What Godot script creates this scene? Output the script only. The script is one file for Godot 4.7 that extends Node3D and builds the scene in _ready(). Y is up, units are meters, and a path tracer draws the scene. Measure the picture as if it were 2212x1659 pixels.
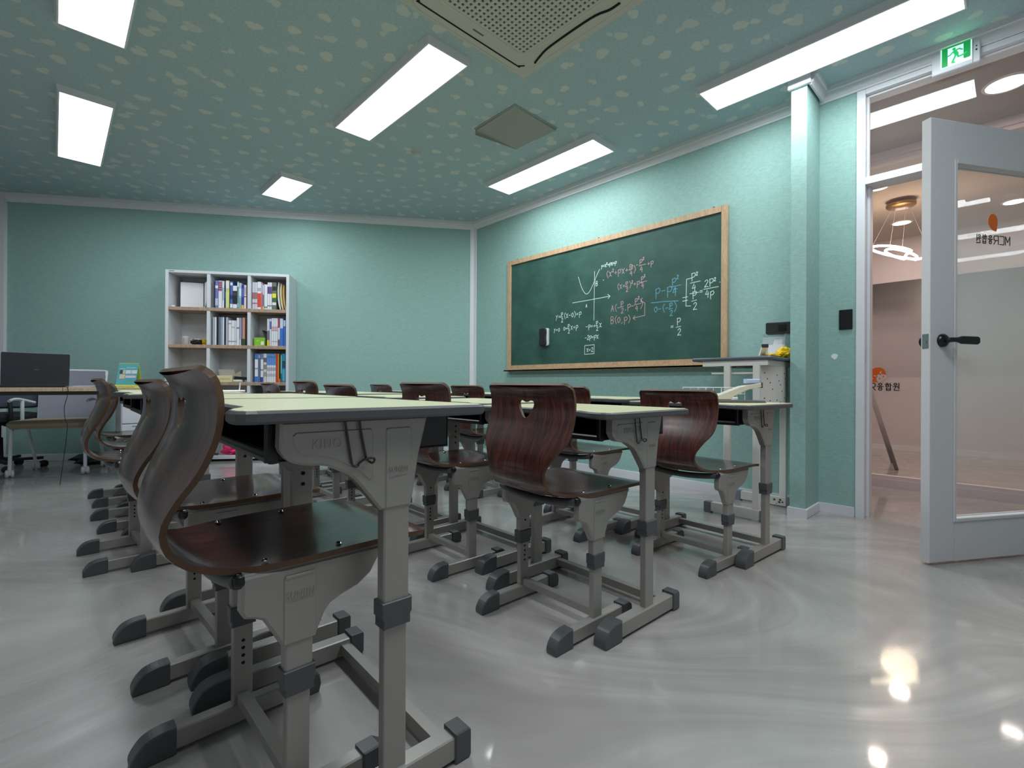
extends Node3D

const H := 0.82
const CEIL := 2.76
const WX := 3.661            # face of the chalkboard wall
const HALL := 4.97           # glass partition across the hall
const FARX := 7.9            # far wall of the room across the hall
var M := {}
var used := {}
var rng := RandomNumberGenerator.new()
var BACK: Transform3D        # frame of the slanted back wall: x along it, z out of it, origin at the corner


# ------------------------------------------------------------------ naming
func numbered(called: String) -> String:
	if not used.has(called):
		used[called] = 0
		return called
	used[called] += 1
	return "%s_%03d" % [called, used[called]]


func put(o: Node3D, called: String, parent: Node = self) -> Node3D:
	o.name = numbered(called) if parent == self else called
	parent.add_child(o, true)
	return o


func thing(called: String, label: String, category: String, at := Vector3.ZERO, turn := 0.0, group := "") -> Node3D:
	var o := Node3D.new()
	put(o, called)
	o.position = at
	o.rotation.y = turn
	return tag(o, label, category, group)


func tag(o: Node3D, label: String, category: String, group := "") -> Node3D:
	o.set_meta("label", label)
	o.set_meta("category", category)
	if group != "":
		o.set_meta("group", group)
	return o


func obj(called: String, what, m: Material, parent: Node = self) -> MeshInstance3D:
	var o := MeshInstance3D.new()
	o.mesh = mesh_of(what)
	o.material_override = m
	put(o, called, parent)
	return o


func mesh_of(what) -> Mesh:
	if what is SurfaceTool:
		what.generate_normals()
		return what.commit()
	return what


func struct(called: String, what, m: Material, parent: Node = self) -> MeshInstance3D:
	var o := obj(called, what, m, parent)
	if parent == self:
		o.set_meta("kind", "structure")
	return o


# ------------------------------------------------------------------ mesh helpers
func begin() -> SurfaceTool:
	var st := SurfaceTool.new()
	st.begin(Mesh.PRIMITIVE_TRIANGLES)
	st.set_smooth_group(-1)
	return st


func tri(st: SurfaceTool, a: Vector3, b: Vector3, c: Vector3) -> void:
	st.add_vertex(a)
	st.add_vertex(c)
	st.add_vertex(b)


func quad(st: SurfaceTool, a: Vector3, b: Vector3, c: Vector3, d: Vector3) -> void:
	tri(st, a, b, c)
	tri(st, a, c, d)


func area2(p: PackedVector2Array) -> float:
	var s := 0.0
	for i in p.size():
		s += p[i].cross(p[(i + 1) % p.size()])
	return s


func inset(p: PackedVector2Array, d: float) -> PackedVector2Array:
	var o := PackedVector2Array()
	var n := p.size()
	for i in n:
		var e0 := (p[i] - p[(i + n - 1) % n]).normalized()
		var e1 := (p[(i + 1) % n] - p[i]).normalized()
		var n0 := Vector2(-e0.y, e0.x)
		var n1 := Vector2(-e1.y, e1.x)
		var k := 1.0 + n0.dot(n1)
		o.append(p[i] + (n0 + n1) * (d / maxf(k, 0.35)))
	return o


# a polygon in the local x-y plane, extruded along z, with chamfered rims
func prism(st: SurfaceTool, poly: PackedVector2Array, z0: float, z1: float, xf := Transform3D.IDENTITY, bev := 0.0) -> void:
	var p := poly.duplicate()
	if area2(p) < 0.0:
		p.reverse()
	var q := inset(p, bev) if bev > 0.0 else p
	var rings := []
	if bev > 0.0:
		rings = [[q, z0], [p, z0 + bev], [p, z1 - bev], [q, z1]]
	else:
		rings = [[p, z0], [p, z1]]
	var n := p.size()
	for r in rings.size() - 1:
		var lo: PackedVector2Array = rings[r][0]
		var up: PackedVector2Array = rings[r + 1][0]
		var za: float = rings[r][1]
		var zb: float = rings[r + 1][1]
		for i in n:
			var j := (i + 1) % n
			quad(st, xf * Vector3(lo[i].x, lo[i].y, za), xf * Vector3(lo[j].x, lo[j].y, za), xf * Vector3(up[j].x, up[j].y, zb), xf * Vector3(up[i].x, up[i].y, zb))
	var idx := Geometry2D.triangulate_polygon(q)
	for t in range(0, idx.size(), 3):
		var a := q[idx[t]]
		var b := q[idx[t + 1]]
		var c := q[idx[t + 2]]
		if (b - a).cross(c - a) < 0.0:
			var s := b
			b = c
			c = s
		tri(st, xf * Vector3(a.x, a.y, z1), xf * Vector3(b.x, b.y, z1), xf * Vector3(c.x, c.y, z1))
		tri(st, xf * Vector3(a.x, a.y, z0), xf * Vector3(c.x, c.y, z0), xf * Vector3(b.x, b.y, z0))


func rect(x0: float, y0: float, x1: float, y1: float) -> PackedVector2Array:
	return PackedVector2Array([Vector2(x0, y0), Vector2(x1, y0), Vector2(x1, y1), Vector2(x0, y1)])


func rrect(x0: float, y0: float, x1: float, y1: float, r: float, n := 4) -> PackedVector2Array:
	var o := PackedVector2Array()
	for k in 4:
		var c: Vector2 = [Vector2(x1 - r, y0 + r), Vector2(x1 - r, y1 - r), Vector2(x0 + r, y1 - r), Vector2(x0 + r, y0 + r)][k]
		for i in n + 1:
			var a := -PI / 2 + k * PI / 2 + i * PI / 2 / n
			o.append(c + Vector2(cos(a), sin(a)) * r)
	return o


func circle(r: float, n := 20, c := Vector2.ZERO) -> PackedVector2Array:
	var o := PackedVector2Array()
	for i in n:
		o.append(c + Vector2(cos(TAU * i / n), sin(TAU * i / n)) * r)
	return o


# box from corner to corner
func box(st: SurfaceTool, a: Vector3, b: Vector3, bev := 0.0, xf := Transform3D.IDENTITY) -> void:
	var lo := a.min(b)
	var hi := a.max(b)
	prism(st, rect(lo.x, lo.y, hi.x, hi.y), lo.z, hi.z, xf, bev)


func one_box(a: Vector3, b: Vector3, bev := 0.0, xf := Transform3D.IDENTITY) -> SurfaceTool:
	var st := begin()
	box(st, a, b, bev, xf)
	return st


func one_prism(poly: PackedVector2Array, z0: float, z1: float, xf := Transform3D.IDENTITY, bev := 0.0) -> SurfaceTool:
	var st := begin()
	prism(st, poly, z0, z1, xf, bev)
	return st


# local x,y,z -> world x,z,y (a plan polygon extruded upward)
func plan(at := Vector3.ZERO) -> Transform3D:
	return Transform3D(Basis(Vector3(1, 0, 0), Vector3(0, 0, 1), Vector3(0, -1, 0)), at)   # y -> z, z -> -y


func plan_prism(st: SurfaceTool, poly: PackedVector2Array, y0: float, y1: float, bev := 0.0, at := Vector3.ZERO) -> void:
	prism(st, poly, -y1, -y0, plan(at), bev)


func tube(st: SurfaceTool, pts: PackedVector3Array, r: float, n := 8, closed := false) -> void:
	st.set_smooth_group(0)
	var rings := []
	var up := Vector3.UP
	var m := pts.size()
	for i in m:
		var t: Vector3
		if closed:
			t = (pts[(i + 1) % m] - pts[(i + m - 1) % m]).normalized()
		else:
			t = (pts[mini(i + 1, m - 1)] - pts[maxi(i - 1, 0)]).normalized()
		if i == 0:
			up = Vector3.UP if absf(t.y) < 0.9 else Vector3.RIGHT
		var s := t.cross(up).normalized()
		up = s.cross(t).normalized()
		var ring := PackedVector3Array()
		for k in n:
			var a := TAU * k / n
			ring.append(pts[i] + (s * cos(a) + up * sin(a)) * r)
		rings.append(ring)
	for i in (m if closed else m - 1):
		var A: PackedVector3Array = rings[i]
		var B: PackedVector3Array = rings[(i + 1) % m]
		for k in n:
			var j := (k + 1) % n
			quad(st, A[k], B[k], B[j], A[j])
	st.set_smooth_group(-1)
	if not closed:
		for k in range(1, n - 1):
			tri(st, rings[0][0], rings[0][k], rings[0][k + 1])
			tri(st, rings[m - 1][0], rings[m - 1][k + 1], rings[m - 1][k])


func one_tube(pts: PackedVector3Array, r: float, n := 8, closed := false) -> SurfaceTool:
	var st := begin()
	tube(st, pts, r, n, closed)
	return st


func bar(a: Vector3, b: Vector3, r: float, n := 8) -> SurfaceTool:
	return one_tube(PackedVector3Array([a, b]), r, n)


# profile of (radius, height) turned about y
func lathe(st: SurfaceTool, prof: PackedVector2Array, n := 20, xf := Transform3D.IDENTITY) -> void:
	st.set_smooth_group(0)
	for i in prof.size() - 1:
		for k in n:
			var a := TAU * k / n
			var b := TAU * (k + 1) / n
			var p := prof[i]
			var q := prof[i + 1]
			var v0 := xf * Vector3(p.x * cos(a), p.y, p.x * sin(a))
			var v1 := xf * Vector3(p.x * cos(b), p.y, p.x * sin(b))
			var v2 := xf * Vector3(q.x * cos(b), q.y, q.x * sin(b))
			var v3 := xf * Vector3(q.x * cos(a), q.y, q.x * sin(a))
			quad(st, v0, v3, v2, v1)
	st.set_smooth_group(-1)


func one_lathe(prof: Array, n := 20, xf := Transform3D.IDENTITY) -> SurfaceTool:
	var st := begin()
	lathe(st, PackedVector2Array(prof), n, xf)
	return st


func curve2(pts: Array, steps := 5, closed := false) -> PackedVector2Array:      # Catmull-Rom through 2D points
	var o := PackedVector2Array()
	var n := pts.size()
	for i in (n if closed else n - 1):
		var p0: Vector2 = pts[(i + n - 1) % n] if closed else pts[maxi(i - 1, 0)]
		var p1: Vector2 = pts[i]
		var p2: Vector2 = pts[(i + 1) % n]
		var p3: Vector2 = pts[(i + 2) % n] if closed else pts[mini(i + 2, n - 1)]
		for k in steps:
			o.append(p1.cubic_interpolate(p2, p0, p3, float(k) / steps))
	if not closed:
		o.append(pts[n - 1])
	return o


func curve3(pts: Array, steps := 6) -> PackedVector3Array:
	var o := PackedVector3Array()
	var n := pts.size()
	for i in n - 1:
		var p0: Vector3 = pts[maxi(i - 1, 0)]
		var p3: Vector3 = pts[mini(i + 2, n - 1)]
		for k in steps:
			o.append(pts[i].cubic_interpolate(pts[i + 1], p0, p3, float(k) / steps))
	o.append(pts[n - 1])
	return o


# flat ribbon strokes standing off a plane: used for vinyl lettering
func ribbon(st: SurfaceTool, pts: PackedVector2Array, w: float, z0: float, z1: float, xf: Transform3D) -> void:
	for i in pts.size() - 1:
		var d := (pts[i + 1] - pts[i]).normalized()
		var s := Vector2(-d.y, d.x) * w * 0.5
		var e := d * w * 0.45
		prism(st, PackedVector2Array([pts[i] - e - s, pts[i + 1] + e - s, pts[i + 1] + e + s, pts[i] - e + s]), z0, z1, xf)


# ------------------------------------------------------------------ materials
func mat(called: String, c: Color, rough := 0.5, metal := 0.0, spec := 0.5) -> StandardMaterial3D:
	var m := StandardMaterial3D.new()
	m.resource_name = called
	m.albedo_color = c
	m.roughness = rough
	m.metallic = metal
	m.metallic_specular = spec
	M[called] = m
	return m


func noise(seed_: int, freq: float, oct := 4) -> FastNoiseLite:
	var n := FastNoiseLite.new()
	n.seed = seed_
	n.frequency = freq
	n.noise_type = FastNoiseLite.TYPE_SIMPLEX_SMOOTH
	n.fractal_octaves = oct
	return n


func tex(img: Image) -> ImageTexture:
	img.generate_mipmaps()
	return ImageTexture.create_from_image(img)


func tri_map(m: StandardMaterial3D, scale_: float, world := true) -> void:
	m.uv1_triplanar = true
	m.uv1_world_triplanar = world
	m.uv1_scale = Vector3.ONE * scale_


func mix3(a: Color, b: Color, t: float) -> Color:
	return a.lerp(b, clampf(t, 0.0, 1.0))


func wall_texture(base: Color, seed_: int) -> ImageTexture:      # linen weave paper
	var n := 512
	var img := Image.create(n, n, false, Image.FORMAT_RGB8)
	var a := noise(seed_, 0.02, 3)
	var b := noise(seed_ + 1, 0.09, 2)
	for y in n:
		for x in n:
			var wx: float = minf(x, n - x) * 1.0
			var v := b.get_noise_2d(wx * 0.16, y * 2.4) * 0.07 + b.get_noise_2d(wx * 2.4 + 900.0, y * 0.2) * 0.035 + a.get_noise_2d(wx, minf(y, n - y)) * 0.03
			img.set_pixel(x, y, Color(base.r * (1 + v), base.g * (1 + v), base.b * (1 + v)))
	return tex(img)


func cloud_texture(base: Color, blob: Color) -> ImageTexture:     # little cream clouds printed on blue-grey paper
	var n := 1024
	var img := Image.create(n, n, false, Image.FORMAT_RGB8)
	var grain := noise(5, 0.05, 3)
	for y in n:
		for x in n:
			var v := grain.get_noise_2d(x, y) * 0.03
			img.set_pixel(x, y, Color(base.r + v, base.g + v, base.b + v))
	rng.seed = 41
	var spots := []
	var tries := 0
	while spots.size() < 42 and tries < 4000:
		tries += 1
		var c := Vector2(rng.randf() * n, rng.randf() * n)
		var ok := true
		for s in spots:
			var d: Vector2 = (c - s[0]).abs()
			d = Vector2(minf(d.x, n - d.x), minf(d.y, n - d.y))
			if d.length() < 138:
				ok = false
				break
		if ok:
			spots.append([c, rng.randf_range(20, 40)])
	var more := []
	for s in spots:                                  # some clouds are doubled
		if rng.randf() < 0.45:
			more.append([s[0] + Vector2.from_angle(rng.randf() * TAU) * s[1] * rng.randf_range(1.0, 1.9), s[1] * rng.randf_range(0.45, 0.75)])
	spots.append_array(more)
	for s in spots:
		var r: float = s[1]
		var ph := [rng.randf() * TAU, rng.randf() * TAU, rng.randf() * TAU]
		var am := [rng.randf_range(0.1, 0.24), rng.randf_range(0.05, 0.13), rng.randf_range(0.02, 0.07)]
		var fade := rng.randf_range(0.6, 0.95)
		var R := int(r * 1.6)
		for dy in range(-R, R + 1):
			for dx in range(-R, R + 1):
				var th := atan2(dy, dx)
				var rr: float = r * (1 + am[0] * cos(2 * th + ph[0]) + am[1] * cos(3 * th + ph[1]) + am[2] * cos(7 * th + ph[2]))
				var k := clampf((rr - Vector2(dx, dy * 1.12).length()) / 3.0 + 0.5, 0, 1) * fade
				if k > 0.0:
					var px := posmod(int(s[0].x) + dx, n)
					var py := posmod(int(s[0].y) + dy, n)
					img.set_pixel(px, py, mix3(img.get_pixel(px, py), blob, k))
	return tex(img)


func floor_textures() -> Array:      # trowelled epoxy: swirled tone and roughness over 10 m
	var n := 1400
	var img := Image.create(n, n, false, Image.FORMAT_RGB8)
	var rough := Image.create(n, n, false, Image.FORMAT_L8)
	var w1 := noise(11, 0.0022, 2)
	var w2 := noise(12, 0.0022, 2)
	var f := noise(13, 0.012, 4)
	var g := noise(14, 0.05, 3)
	for y in n:
		for x in n:
			var u := x + 160.0 * w1.get_noise_2d(x, y)
			var v := y + 220.0 * w2.get_noise_2d(x, y)
			var s := f.get_noise_2d((u + v) * 0.22, (u - v) * 1.15)
			var t := g.get_noise_2d((u + v) * 0.18, (u - v) * 1.1)
			var k := 0.5 + 0.62 * s + 0.2 * t
			var c := mix3(Color(0.57, 0.55, 0.54), Color(0.695, 0.675, 0.665), k)
			img.set_pixel(x, y, c)
			var q := 0.30 - 0.2 * s
			rough.set_pixel(x, y, Color(q, q, q))
	return [tex(img), tex(rough)]


func wood_texture(dark: Color, mid: Color, light: Color, seed_: int) -> ImageTexture:    # grain runs along v
	var w := 512
	var h := 1024
	var img := Image.create(w, h, false, Image.FORMAT_RGB8)
	var a := noise(seed_, 0.018, 3)
	var b := noise(seed_ + 1, 0.11, 2)
	var c := noise(seed_ + 2, 0.35, 1)
	for y in h:
		for x in w:
			var bend := 26.0 * a.get_noise_2d(x * 0.35, y * 0.16)
			var s := a.get_noise_2d((x + bend) * 1.5, y * 0.06)
			var t := b.get_noise_2d(x + bend, y * 0.035 + 300.0)
			var fleck := smoothstep(0.42, 0.62, c.get_noise_2d(x + bend, y * 0.03))
			var col := mix3(dark, mid, 0.5 + 0.75 * s + 0.45 * t)
			img.set_pixel(x, y, mix3(col, light, fleck * 0.55))
	return tex(img)


func speckle_texture(base: Color, amp: float, seed_: int, freq: float) -> ImageTexture:
	var n := 256
	var img := Image.create(n, n, false, Image.FORMAT_RGB8)
	var a := noise(seed_, freq, 3)
	rng.seed = seed_
	for y in n:
		for x in n:
			var v := a.get_noise_2d(x, y) * amp + rng.randf_range(-0.5, 0.5) * amp * 0.5
			img.set_pixel(x, y, Color(base.r * (1 + v), base.g * (1 + v), base.b * (1 + v)))
	return tex(img)


func bump_of(seed_: int, freq: float, strength: float, n := 256, oct := 3) -> ImageTexture:
	var a := noise(seed_, freq, oct)
	var img := a.get_seamless_image(n, n)
	img.bump_map_to_normal_map(strength)
	return tex(img)


func make_materials() -> void:
	var m := mat("wall_paper", Color.WHITE, 0.75, 0, 0.3)
	m.albedo_texture = wall_texture(Color(0.575, 0.705, 0.68), 21)
	tri_map(m, 2.0)
	m = mat("ceiling_paper", Color.WHITE, 0.85, 0, 0.3)
	m.albedo_texture = cloud_texture(Color(0.655, 0.735, 0.76), Color(0.80, 0.815, 0.79))
	tri_map(m, 1.0 / 1.15)
	var ft := floor_textures()
	m = mat("epoxy", Color.WHITE, 1.0, 0, 0.5)
	m.albedo_texture = ft[0]
	m.roughness_texture = ft[1]
	m.clearcoat_enabled = true
	m.clearcoat = 0.7
	m.clearcoat_roughness = 0.06
	m.normal_enabled = true
	m.normal_texture = bump_of(31, 0.022, 6.0, 512)
	m.normal_scale = 0.10
	m.uv1_scale = Vector3.ONE
	m = mat("shell_wood", Color.WHITE, 0.32, 0, 0.5)
	m.albedo_texture = wood_texture(Color(0.17, 0.065, 0.05), Color(0.34, 0.15, 0.11), Color(0.47, 0.29, 0.25), 51)
	m.clearcoat_enabled = true
	m.clearcoat = 0.65
	m.clearcoat_roughness = 0.12
	m = mat("ply_edge", Color(0.34, 0.235, 0.155), 0.5)
	m = mat("desk_top", Color.WHITE, 0.28, 0, 0.5)
	m.albedo_texture = speckle_texture(Color(0.845, 0.84, 0.675), 0.05, 61, 0.08)
	tri_map(m, 4.0, false)
	m = mat("edge_rubber", Color(0.305, 0.305, 0.315), 0.42)
	m = mat("silver_paint", Color(0.60, 0.585, 0.565), 0.36, 0.25)
	m.normal_enabled = true
	m.normal_texture = bump_of(71, 0.12, 2.0)
	m.normal_scale = 0.12
	tri_map(m, 14.0, false)
	m = mat("grey_plastic", Color(0.29, 0.30, 0.31), 0.42)
	m = mat("black_plastic", Color(0.055, 0.06, 0.068), 0.28)
	m = mat("tray_plastic", Color(0.085, 0.085, 0.11), 0.3)
	m = mat("tray_liner", Color(0.24, 0.225, 0.29), 0.3)
	m = mat("hole_dark", Color(0.03, 0.03, 0.03), 0.9)
	m = mat("chrome", Color(0.8, 0.8, 0.8), 0.15, 1.0)
	m = mat("wire", Color(0.30, 0.28, 0.26), 0.3, 0.8)
	m = mat("white_trim", Color(0.845, 0.85, 0.87), 0.45)
	m = mat("white_wall", Color(0.83, 0.83, 0.84), 0.7)
	m = mat("white_lacquer", Color(0.82, 0.835, 0.86), 0.4)
	m = mat("shelf_inner", Color(0.80, 0.80, 0.80), 0.5)
	m = mat("shelf_wood", Color.WHITE, 0.5)
	m.albedo_texture = wood_texture(Color(0.60, 0.50, 0.43), Color(0.70, 0.60, 0.52), Color(0.74, 0.65, 0.58), 81)
	tri_map(m, 2.0, false)
	m = mat("board_wood", Color.WHITE, 0.45)
	m.albedo_texture = wood_texture(Color(0.67, 0.55, 0.43), Color(0.76, 0.64, 0.51), Color(0.79, 0.68, 0.56), 83)
	tri_map(m, 2.0, false)
	m = mat("table_wood", Color.WHITE, 0.45)
	m.albedo_texture = wood_texture(Color(0.66, 0.58, 0.47), Color(0.74, 0.66, 0.54), Color(0.77, 0.70, 0.60), 85)
	tri_map(m, 2.0, false)
	m = mat("ac_plastic", Color(0.74, 0.735, 0.70), 0.45)
	m = mat("ac_dark", Color(0.02, 0.02, 0.022), 0.8)
	m = mat("panel_light", Color(0.95, 0.96, 1.0), 0.4)
	m.emission_enabled = true
	m.emission = Color(0.96, 0.98, 1.0)
	m.emission_energy_multiplier = 2.2
	m = mat("spot_light", Color(1, 0.97, 0.92), 0.4)
	m.emission_enabled = true
	m.emission = Color(1.0, 0.93, 0.84)
	m.emission_energy_multiplier = 4.0
	m = mat("ring_light", Color(1, 0.96, 0.88), 0.4)
	m.emission_enabled = true
	m.emission = Color(1.0, 0.93, 0.80)
	m.emission_energy_multiplier = 9.0
	m = mat("gold", Color(0.62, 0.47, 0.30), 0.35, 0.7)
	m = mat("glass", Color(1, 1, 1, 0.06), 0.0)
	m.transparency = BaseMaterial3D.TRANSPARENCY_ALPHA
	m = mat("acrylic", Color(0.95, 0.97, 1, 0.12), 0.05)
	m.transparency = BaseMaterial3D.TRANSPARENCY_ALPHA
	m = mat("hall_wall", Color(0.80, 0.755, 0.77), 0.7)
	m = mat("hall_ceiling", Color(0.62, 0.56, 0.53), 0.8)
	m = mat("far_ceiling", Color(0.74, 0.68, 0.66), 0.8)
	m = mat("dark_window", Color(0.17, 0.14, 0.14), 0.25)
	m = mat("door_paint", Color(0.80, 0.79, 0.80), 0.42)
	m = mat("orange", Color(0.87, 0.40, 0.08), 0.5)
	m = mat("ink", Color(0.06, 0.05, 0.07), 0.5)
	m = mat("laptop_grey", Color(0.185, 0.195, 0.22), 0.45, 0.2)
	m = mat("logo_silver", Color(0.55, 0.57, 0.60), 0.3, 0.6)
	m = mat("seat_tan", Color(0.60, 0.55, 0.46), 0.8)
	m = mat("mesh_grey", Color(0.52, 0.53, 0.58), 0.8)
	m = mat("office_black", Color(0.04, 0.045, 0.055), 0.7)
	m = mat("office_blue", Color(0.20, 0.25, 0.30), 0.7)
	m = mat("paper", Color(0.90, 0.90, 0.92), 0.8)
	m = mat("yellow_film", Color(0.90, 0.76, 0.10), 0.35)
	m = mat("pink_cloth", Color(0.90, 0.20, 0.45), 0.8)
	m = mat("putty_white", Color(0.9, 0.9, 0.9), 0.8)
	m = mat("lectern_top", Color(0.30, 0.32, 0.36), 0.4)
	m = mat("lectern_white", Color(0.83, 0.82, 0.80), 0.4)
	m = mat("lectern_cap", Color(0.48, 0.48, 0.53), 0.5)
	m = mat("pale_beige", Color(0.82, 0.79, 0.74), 0.4)
	m = mat("dirt", Color(0.38, 0.33, 0.28), 0.9)


func flat(c: Color, rough := 0.55) -> StandardMaterial3D:
	var key := "flat_" + c.to_html() + str(rough)
	return M[key] if M.has(key) else mat(key, c, rough)


# ------------------------------------------------------------------ camera, light
func make_camera_and_light() -> void:
	var cam := Camera3D.new()
	cam.name = "camera"
	cam.transform = Transform3D(Basis(Vector3(0.7231037, 0.0053879, 0.6907185), Vector3(-0.0048511, 0.9999845, -0.0027218), Vector3(-0.6907225, -0.0013827, 0.7231187)), Vector3(0, H, 0))
	cam.fov = 77.2374
	cam.near = 0.02
	cam.far = 60.0
	add_child(cam)
	cam.make_current()
	var e := Environment.new()
	e.background_mode = Environment.BG_COLOR
	e.background_color = Color(0.02, 0.02, 0.025)
	e.tonemap_mode = Environment.TONE_MAPPER_LINEAR
	e.tonemap_exposure = 1.5
	e.sdfgi_enabled = true
	e.ssao_enabled = true
	e.ssil_enabled = true
	var w := WorldEnvironment.new()
	w.name = "world_environment"
	w.environment = e
	add_child(w)


const PANEL_ENERGY := 1.35


func area(called: String, at: Vector3, size: Vector2, energy: float, color: Color, parent: Node) -> void:
	var l := AreaLight3D.new()
	l.area_size = size
	l.light_energy = energy
	l.light_color = color
	l.area_range = 14.0
	l.area_attenuation = 2.0
	l.shadow_enabled = true
	l.area_normalize_energy = true
	l.position = at
	l.rotation.x = -PI / 2
	put(l, called, parent)


func ceiling_panel(x0: float, x1: float, z0: float, z1: float, label: String) -> void:
	var c := Vector3((x0 + x1) / 2, CEIL, (z0 + z1) / 2)
	var t := thing("ceiling_panel_light", label, "ceiling light", c, 0.0, "flat panel lights on the classroom ceiling")
	var hx := (x1 - x0) / 2
	var hz := (z1 - z0) / 2
	var st := begin()
	var o := 0.018
	# white rim: a sloped tray round the diffuser
	var outer := [Vector3(-hx - o, 0, -hz - o), Vector3(hx + o, 0, -hz - o), Vector3(hx + o, 0, hz + o), Vector3(-hx - o, 0, hz + o)]
	var lower := [Vector3(-hx - 0.008, -0.042, -hz - 0.008), Vector3(hx + 0.008, -0.042, -hz - 0.008), Vector3(hx + 0.008, -0.042, hz + 0.008), Vector3(-hx - 0.008, -0.042, hz + 0.008)]
	var inner := [Vector3(-hx, -0.042, -hz), Vector3(hx, -0.042, -hz), Vector3(hx, -0.042, hz), Vector3(-hx, -0.042, hz)]
	for i in 4:
		var j := (i + 1) % 4
		quad(st, outer[i], outer[j], lower[j], lower[i])
		quad(st, lower[i], lower[j], inner[j], inner[i])
	obj("rim", st, M.white_trim, t)
	obj("diffuser", one_box(Vector3(-hx, -0.041, -hz), Vector3(hx, -0.004, hz)), M.panel_light, t)
	area("panel_lamp", Vector3(0, -0.0435, 0), Vector2(x1 - x0, z1 - z0), PANEL_ENERGY * (z1 - z0) / 1.24, Color(0.95, 0.985, 1.0), t)


func downlight(at: Vector3, r: float, energy: float, label: String, col: Color) -> void:
	var t := thing("downlight", label, "ceiling light", at, 0.0, "round downlights beyond the doorway")
	obj("trim_ring", one_lathe([Vector2(r, 0.004), Vector2(r, -0.004), Vector2(r + 0.012, -0.006), Vector2(r + 0.018, 0.0)], 28), M.white_trim, t)
	obj("lamp_disc", one_lathe([Vector2(0.0, -0.003), Vector2(r, -0.003), Vector2(r, 0.01)], 28), M.spot_light, t)
	area("spot_lamp", Vector3(0, -0.008, 0), Vector2(r * 1.7, r * 1.7), energy, col, t)


# ------------------------------------------------------------------ room shell
func wall_box(called: String, a: Vector3, b: Vector3, m: Material, xf := Transform3D.IDENTITY) -> MeshInstance3D:
	return struct(called, one_box(a, b, 0.0, xf), m)


func cornice(called: String, from: Vector3, to: Vector3, out: Vector3, drop := 0.085) -> void:   # a moulded strip along the ceiling edge
	var d := (to - from).normalized()
	var prof := PackedVector2Array([Vector2(0, 0), Vector2(0, -drop), Vector2(0.012, -drop), Vector2(0.014, -drop + 0.012), Vector2(0.02, -drop + 0.016), Vector2(0.034, -drop + 0.052), Vector2(0.042, -drop + 0.056), Vector2(0.045, 0)])
	var xf := Transform3D(Basis(out, Vector3.UP, out.cross(Vector3.UP)), from)
	var len_ := from.distance_to(to)
	var s := signf(out.cross(Vector3.UP).dot(d))
	struct(called, one_prism(prof, minf(0, s * len_), maxf(0, s * len_), xf), M.white_trim)


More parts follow.
